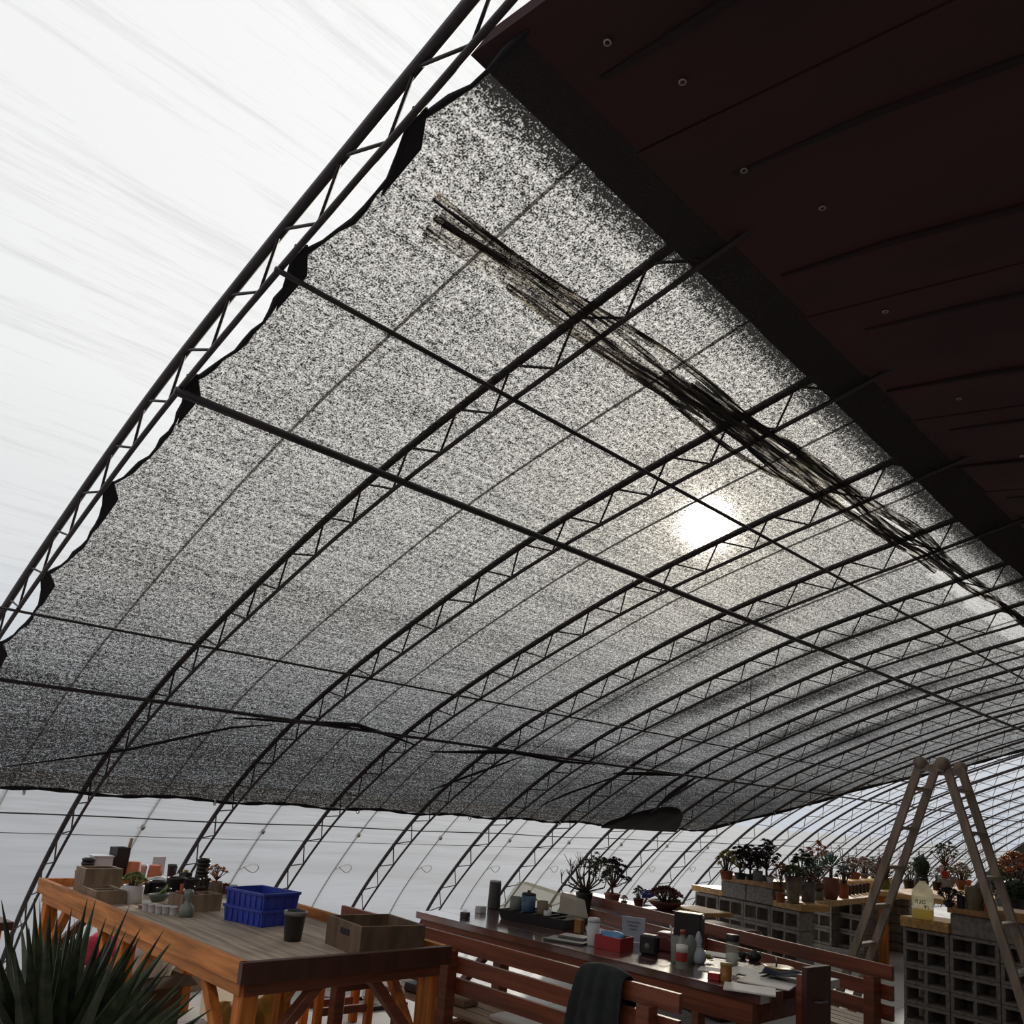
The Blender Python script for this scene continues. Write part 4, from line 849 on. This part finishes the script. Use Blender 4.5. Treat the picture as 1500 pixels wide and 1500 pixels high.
class Shelf:
    def __init__(s, c, d, nm): s.c = Vector((*c, 0)); s.a = Vector((*d, 0)).normalized(); s.n = Vector((s.a.y, -s.a.x, 0)); s.nm = nm
    def at(s, u, v, z): return s.c+s.a*u+s.n*v+Vector((0, 0, z))
    def rot(s): return math.atan2(s.a.y, s.a.x)
    def blocks(s, u0, n, rows, v=.10, z0=0., zs=1.):
        for j in range(rows):
            for i in range(n):
                block(s.at(u0+.39*(i+.5), v, z0+.19*zs*j), s.rot(), 'grey concrete block, %s course up, %s along, %s' % (ORD[j], ORD[i], s.nm), 'concrete blocks of the '+s.nm, zs)
    def plank(s, u0, u1, v0, v1, z, h, label, m='pine'):
        c = s.at((u0+u1)/2, (v0+v1)/2, 0); return single('shelf_plank', MB().box((0, 0, z+h/2), (u1-u0, abs(v1-v0), h)), m, label, 'plank', c, s.rot())
    def solid(s, u0, n, z, label, v=.10):
        for i in range(n):
            o = single('solid_block', MB().box((0, 0, .085), (.385, .19, .17), bev=.008), 'block', label % ORD[i], 'block', s.at(u0+.39*(i+.5), v, z), s.rot(), 'solid concrete blocks')
S1 = Shelf((8.27, 4.114), (.40, 1.458), 'shelf front behind the far bench')
H1 = .74
S1.blocks(0, 4, 3, .10, .165); 
S1.plank(-.02, .36, 0, .42, H1, .065, 'yellow pine plank at the right corner under the tall tan pot'); S1.plank(1.10, 1.62, 0, .42, H1, .065, 'short yellow pine plank at the left end of the block shelf')
S1.solid(.36, 2, H1+.002, 'smooth grey block under the raised plank behind the far bench, %s from the right'); S1.plank(.34, 1.12, -.01, .40, H1+.175, .075, 'raised brown plank carrying the dark rosette plants', 'oldpine')
single('base_course', MB().box((.8, .10, .08), (1.56, .19, .158)), 'block', 'plain footing course under the block shelf front', 'footing', S1.at(0, 0, 0), S1.rot())
S2 = Shelf((8.27, 4.114), (4.235, .364), 'shelf side behind the ladder')
for k, u in enumerate((.46, 2.62, 4.1)):
    for j in range(6):
        single('concrete_paver', MB().box((0, 0, .059), (.19, .38, .118), bev=.016), 'block', 'ribbed grey paver, %s from the floor in the %s pier under the long plank' % (ORD[j], ORD[k]), 'block', S2.at(u, -.24, .1225*j), S2.rot(), 'pavers of the piers')
for i in range(3):
    for j in range(3):
        p = S2.at(2.36, -.22-.39*i, .165+.19*j); block(p, S1.rot(), 'grey block, %s course up, %s from the right, inner wall under long plank' % (ORD[j], ORD[i]), 'blocks of the inner wall')
single('base_course', MB().box((0, 0, .08), (1.17, .19, .158)), 'block', 'plain footing course of the inner wall under the long plank', 'footing', S2.at(2.36, -.61, 0), S1.rot())
S2.plank(.46, 4.3, -.45, -.02, H1, .065, 'long yellow pine plank running back past the ladder')
S2.plank(3.0, 4.9, -.82, -.47, .741, .188, 'thick rear yellow pine board behind the small black pots')
single('base_course', MB().box((0, 0, .37), (1.8, .25, .738)), 'block', 'plain block base under the rear pine board', 'footing', S2.at(3.95, -.65, 0), S2.rot())
S3 = Shelf((7.72, 2.90), (-.12, -.993), 'right-hand block wall')
S3.n = Vector((.993, -.12, 0)); H3 = .815
S3.blocks(0, 4, 5, .10, .05, .8); single('base_course', MB().box((0, 0, .024), (1.56, .19, .048)), 'block', 'thin footing slab under the right-hand block wall', 'footing', S3.at(.78, .10, 0), S3.rot()) 
for j in range(2): pass
S3.plank(-.01, .40, -.02, .40, H3, .085, 'short yellow pine plank under the milky jug'); S3.solid(.40, 2, H3-.003, 'smooth grey block under the raised plank by the right ladder leg, %s from the left')
S3.plank(.39, 1.18, -.02, .40, H3+.17, .075, 'raised brown plank behind the right ladder leg', 'oldpine'); S3.plank(1.19, 1.9, -.02, .40, H3, .09, 'brown plank at the far right edge', 'oldpine')
single('base_course', MB().box((0, 0, .02), (.78, .19, .04)), 'block', 'thin levelling slab under the smooth grey blocks', 'footing', S3.at(.79, .10, .758), S3.rot()) if 0 else None
# added rear wall: planks rest on it, and it darkens the block holes
single('base_course', MB().box((0, 0, .405), (1.56, .19, .81)), 'block', 'plain added rear wall behind the right-hand blocks, shading their holes', 'wall', S3.at(.78, .32, 0), S3.rot())
bed = single('planting_bed', MB().box((0, 0, .35), (.5, 2.4, .70)), 'brownboard', 'low dark plank bed behind the far bench', 'bed', (6.75, 4.85, 0), -.25)
single('shelf_plank', MB().box((0, 0, .02), (.35, .5, .04)), 'pine', 'pale plank lying at the right end of the planting bed', 'plank', at(1026, 1338, .705), -.25)
# ------------------------------------------------------------------ jug
p = at(1352, 1346, H3+.0855); s = mpp(p); o = thing('plastic_jug', 'milky jug of yellow liquid with blue writing on its side', 'jug', p, -.1)
MB().lathe([(0, 0), (12*s, 0), (13.5*s, 2*s), (13.5*s, 34*s), (12*s, 42*s), (6*s, 50*s), (4.5*s, 52*s), (4.5*s, 55*s), (0, 55*s)], 24, sq=.35).build('body', 'jug', o); MB().lathe([(0, .5*s), (12.6*s, .6*s), (12.7*s, 14*s), (0, 14.2*s)], 20, sq=.35).build('liquid', 'juice', o); MB().lathe([(5*s, 54*s), (5*s, 58*s), (0, 58.5*s)], 16).build('cap', 'black', o)
wr = MB(); yaw = math.atan2(-p.y, -p.x)+.1; rr = 14.6*s
def stroke(pts, w=.8):
    wr.tube([Vector((rr*math.cos(yaw+a/14.), rr*math.sin(yaw+a/14.), b*s)) for a, b in pts], w*s*.7, 5)
for k, gl_ in enumerate(([(-9, 22), (-9, 28)], [(-10, 26), (-6, 26)], [(-7, 28), (-7, 22), (-6, 22)], [(-4, 22), (-3, 28), (-2, 22)], [(-3.6, 24), (-2.4, 24)], [(0, 28), (0, 22)], [(0, 26), (3, 27), (3, 23), (0, 22)], [(1, 19), (6, 19)], [(3, 21), (3, 16)], [(7, 20), (7, 16), (10, 16)])): stroke(gl_)
wr.build('writing', 'mugblue', o, 'blue handwriting')
# ------------------------------------------------------------------ ladder
A0 = atd(1378, 1122, 6.0); rh = Vector((.711, -.703, 0)); fh = Vector((.703, .711, 0)); lw = (rh*.228+fh*.225); ls = (rh*.225-fh*.228).normalized()
ld = thing('step_ladder', 'tall weathered A-frame ladder with pale rungs at right', 'ladder', (A0.x, A0.y, 0)); ax = A0.z
for sgn in (-1, 1):
    for k in (0, 1):
        off = lw*(k-.5)*1.0
        top = Vector((0, 0, ax))+off+ls*sgn*.085; bot = Vector((0, 0, .035))+off*1.12+ls*sgn*(.80 if sgn < 0 else .68)
        MB().bar(bot, top, .034, .055, ls).build('rail', 'ladder', ld); MB().box(bot+Vector((0, 0, -.015)), (.09, .06, .04), RZ(math.atan2(ls.y, ls.x))).build('foot', 'black', ld)
    for j in range(7):
        q = (j+.6)/7.2; a = Vector((0, 0, .02)).lerp(Vector((0, 0, ax)), q); so_ = ls*sgn*((.82 if sgn < 0 else .70)*(1-q)+.085*q); wd_ = 1.10*(1-q)+1.0*q
        MB().bar(a+so_-lw*.5*wd_, a+so_+lw*.5*wd_, .055, .025).build('rung', 'rung', ld)
for k in (0, 1):
    off = lw*(k-.5); hb = MB()
    for sgn in (-1, 1): hb.tube([Vector((0, 0, ax+.005))+off*1.14+ls*sgn*.075-lw.normalized()*.022, Vector((0, 0, ax+.005))+off*1.14+ls*sgn*.075+lw.normalized()*.022], .044, 18)
    hb.bar(Vector((0, 0, ax-.03))+off*1.14-ls*.085, Vector((0, 0, ax-.03))+off*1.14+ls*.085, .03, .05); hb.build('hinge', 'ladder', ld)
# ------------------------------------------------------------------ plants
ZB = .703
plant('potted_shrub', 'bare-branched shrub with green tufts in a black pot', 854, 1340, ZB-.0, 25, 32, 'black', 'taper', 'bare', 92, 58, 'g_mid')
plant('potted_aeonium', 'dark purple aeonium shrub rising behind the far bench end', 896, 1327, ZB, 24, 18, 'claydark', 'taper', 'aeon', 46, 52, 'g_purp')
plant('potted_succulent', 'low red-brown succulent mound behind the far bench', 974, 1332, ZB, 52, 12, 'claydark', 'bowl', 'cluster', 62, 20, 'g_red')
plant('potted_succulent', 'small dark succulent left of the blue bag', 935, 1326, ZB, 16, 10, 'claydark', 'taper', 'cluster', 24, 20, 'g_dark')
plant('potted_succulent', 'little plant in a green pot at the bed end', 990, 1332, ZB, 13, 14, 'olive', 'cyl', 'thin', 16, 14, 'g_blue')
plant('potted_succulent', 'tiny reddish rosette right of the dark aeonium', 914, 1326, ZB, 10, 6, 'claydark', 'taper', 'cluster', 14, 10, 'g_pink')
single('plastic_bag', MB().blob((0, 0, .04), .07, .05, .05, .25, 14, 9, 14), 'blue', 'crumpled blue bag among plants behind the far bench', 'bag', at(947, 1322, ZB)+Vector((0, 0, .04)))
ZR = H1+.175+.0755
for a in ((1064, 1288, 20, 12, 'clay', 'taper', 'cluster', 40, 34, 'g_yel', 'yellow-green succulent in an orange pot at the raised plank left end'), (1084, 1288, 18, 9, 'black', 'taper', 'aeon', 40, 36, 'g_purp', 'dark aeonium right of the yellow-green succulent'), (1099, 1289, 16, 8, 'black', 'taper', 'aeon', 40, 38, 'g_purp', 'dark aeonium behind the grey stone pot'),
          (1110, 1291, 14, 15, 'greypot', 'cyl', 'aeon', 32, 28, 'g_purp', 'dark rosette plant in a grey stone pot'), (1123, 1291, 18, 8, 'black', 'taper', 'aeon', 42, 46, 'g_purp', 'dark aeonium between grey stone pot and orange-stemmed plant'), (1128, 1293, 12, 8, 'white', 'bowl', 'mound', 14, 5, 'g_pink', 'low pale pot at the right end of the raised plank')):
    plant('potted_succulent', a[10], a[0], a[1], ZR, a[2], a[3], a[4], a[5], a[6], a[7], a[8], a[9], 'succulents on the raised plank')
ZQ = H1+.0655
for a in ((1162, 1323, 25, 38, 'tanpot', 'tall', 'cluster', 50, 20, 'g_mid', 'flat green succulent in the tall tan pot on the corner'), (1184, 1321, 19, 28, 'greypot', 'cyl', 'cluster', 34, 20, 'g_red', 'red succulent in a dark grey pot beside the tall tan pot'), (1143, 1322, 14, 14, 'clay', 'taper', 'tree', 32, 44, 'g_oran', 'orange-stemmed succulent at the end of the raised plank'), (1200, 1318, 13, 12, 'greencer', 'cyl', 'cluster', 24, 16, 'g_pink', 'small pink succulent in a grey-green pot'),
          (1217, 1317, 26, 30, 'claydark', 'round', 'ball', 50, 46, 'g_blue', 'blue-green spiky ball plant in a round terracotta pot'), (1236, 1315, 14, 20, 'clay', 'cyl', 'cluster', 32, 32, 'g_purp', 'dark rosette plant in a terracotta cylinder pot'), (1198, 1309, 22, 14, 'claydark', 'taper', 'tree', 54, 54, 'g_oran', 'branching orange-pink succulent behind the round terracotta pot'), (1176, 1310, 20, 14, 'black', 'taper', 'aeon', 44, 46, 'g_dark', 'dark green bush behind the tall tan pot'), (1236, 1306, 10, 12, 'claydark', 'taper', 'thin', 24, 54, 'g_purp', 'tall thin dark stemmed plant above the round pot'),
          (1191, 1312, 18, 12, 'greypot', 'taper', 'cluster', 44, 40, 'g_blue', 'blue-green clump left of the spiky ball plant'), (1293, 1311, 22, 25, 'olive', 'round', 'mound', 34, 42, 'g_red', 'round brown-red bush in an olive pot by the ladder'), (1333, 1309, 18, 20, 'black', 'taper', 'cluster', 32, 30, 'g_mid', 'green succulent seen between the left ladder rails')):
    plant('potted_succulent', a[10], a[0], a[1], ZQ, a[2], a[3], a[4], a[5], a[6], a[7], a[8], a[9], 'succulents on the long plank')
for k in range(6):
    cup('nursery_pot', 'small square black pot, %s from the left in the row on the long plank' % ORD[k], 1244+5.4*k, 1311-.8*k, ZQ, 6.5, 13, 'black', 'pot', group='row of small black pots')
ZRR = .93
for a in ((1250, 1287, 22, 9, 'claydark', 'taper', 'cluster', 36, 24, 'g_pink', 'pink-grey rosettes in a terracotta pot on the rear board'), (1266, 1286, 18, 7, 'greypot', 'bowl', 'cluster', 36, 26, 'g_pink', 'grey-pink rosette clump on the rear board'), (1279, 1286, 14, 7, 'greypot', 'bowl', 'cluster', 32, 24, 'g_blue', 'blue-grey rosette clump at the rear board right end')):
    plant('potted_succulent', a[10], a[0], a[1], ZRR, a[2], a[3], a[4], a[5], a[6], a[7], a[8], a[9], 'succulents on the rear board')
ZW = H3+.17+.0755
for a in ((1390, 1329, 18, 8, 'black', 'bowl', 'cluster', 38, 22, 'g_purp', 'black-leaved rosette in a low bowl right of the jug'), (1408, 1331, 11, 18, 'black', 'cyl', 'cluster', 14, 10, 'g_dark', 'narrow black pot between rosette bowl and clay pot'), (1428, 1333, 25, 33, 'tanpot', 'cyl', 'mound', 22, 8, 'g_mid', 'square-shouldered clay pot behind the right ladder leg'), (1447, 1336, 12, 12, 'clay', 'taper', 'cluster', 16, 10, 'g_red', 'little terracotta pot seen between the right ladder rails')):
    plant('potted_succulent', a[10], a[0], a[1], ZW, a[2], a[3], a[4], a[5], a[6], a[7], a[8], a[9], 'succulents on the right-hand raised plank')
# a rear table beyond the right-hand wall carries more pots
rt = thing('plant_table', 'long plank table behind the right-hand block wall', 'table', (12.4, 3.82, 0), .0)
MB().box((0, 0, .86), (3.7, .98, .06)).build('tabletop', 'pine', rt)
for sx_ in (-1, 1):
    for sy_ in (-1, 1): MB().box((sx_*1.7, sy_*.42, .415), (.09, .09, .83)).build('leg', 'orangev', rt)
ZV = .891
for a in ((1350, 1306, 20, 24, 'purplepot', 'round', 'mound', 34, 42, 'g_dark', 'big dark green bush in a purple pot between the ladder legs'), (1386, 1302, 32, 18, 'greypot', 'bowl', 'cluster', 38, 18, 'g_pink', 'wide grey bowl of pink succulents above the jug'), (1408, 1303, 18, 14, 'claydark', 'bowl', 'cluster', 38, 26, 'g_pink', 'pink rosettes left of the right ladder leg'), (1416, 1301, 14, 12, 'claydark', 'taper', 'spiky', 26, 30, 'g_mid', 'green spiky agave touching the right ladder leg'), (1372, 1304, 12, 12, 'black', 'taper', 'thin', 16, 24, 'g_dark', 'small dark stem plant right of the big dark bush'), (1440, 1306, 16, 14, 'black', 'taper', 'cluster', 20, 20, 'g_dark', 'dark clump behind the right ladder rails')):
    plant('potted_succulent', a[10], a[0], a[1], ZV, a[2], a[3], a[4], a[5], a[6], a[7], a[8], a[9], 'succulents on the rear plant table')
plant('potted_succulent', 'leafy grey tree in a small red pot above the wide bowl', 1384, 1287, 1.05, 11, 11, 'red', 'taper', 'tree', 42, 40, 'g_dark')
single('pot_riser', MB().box((0, 0, .079), (.12, .12, .1585)), 'greypot', 'grey riser block holding the small red pot', 'block', Vector((*at(1384, 1287, 1.05).xy, ZV+.0005)))
ZX = H3+.0905
for a in ((1488, 1340, 30, 24, 'black', 'taper', 'mound', 56, 40, 'g_dark', 'dark leafy plant at the right edge below the orange one'), (1482, 1350, 18, 14, 'greypot', 'cyl', 'mound', 12, 5, 'g_mid', 'grey square pot at the right edge')):
    plant('potted_succulent', a[10], a[0], a[1], ZX, a[2], a[3], a[4], a[5], a[6], a[7], a[8], a[9], 'plants at the right edge')
plant('potted_succulent', 'big orange and yellow succulent at the right edge', 1488, 1306, 1.06, 30, 14, 'claydark', 'taper', 'cluster', 70, 46, 'g_oran')
single('pot_riser', MB().box((0, 0, .5295), (.34, .34, 1.059)), 'block', 'tall concrete plinth under the big orange succulent', 'block', Vector((*at(1488, 1306, 1.06).xy, 0)))
plant('potted_shrub', 'tall dark bush right of the ladder below the end wall', 1462, 1312, ZV, 20, 14, 'black', 'taper', 'mound', 34, 44, 'g_dark')
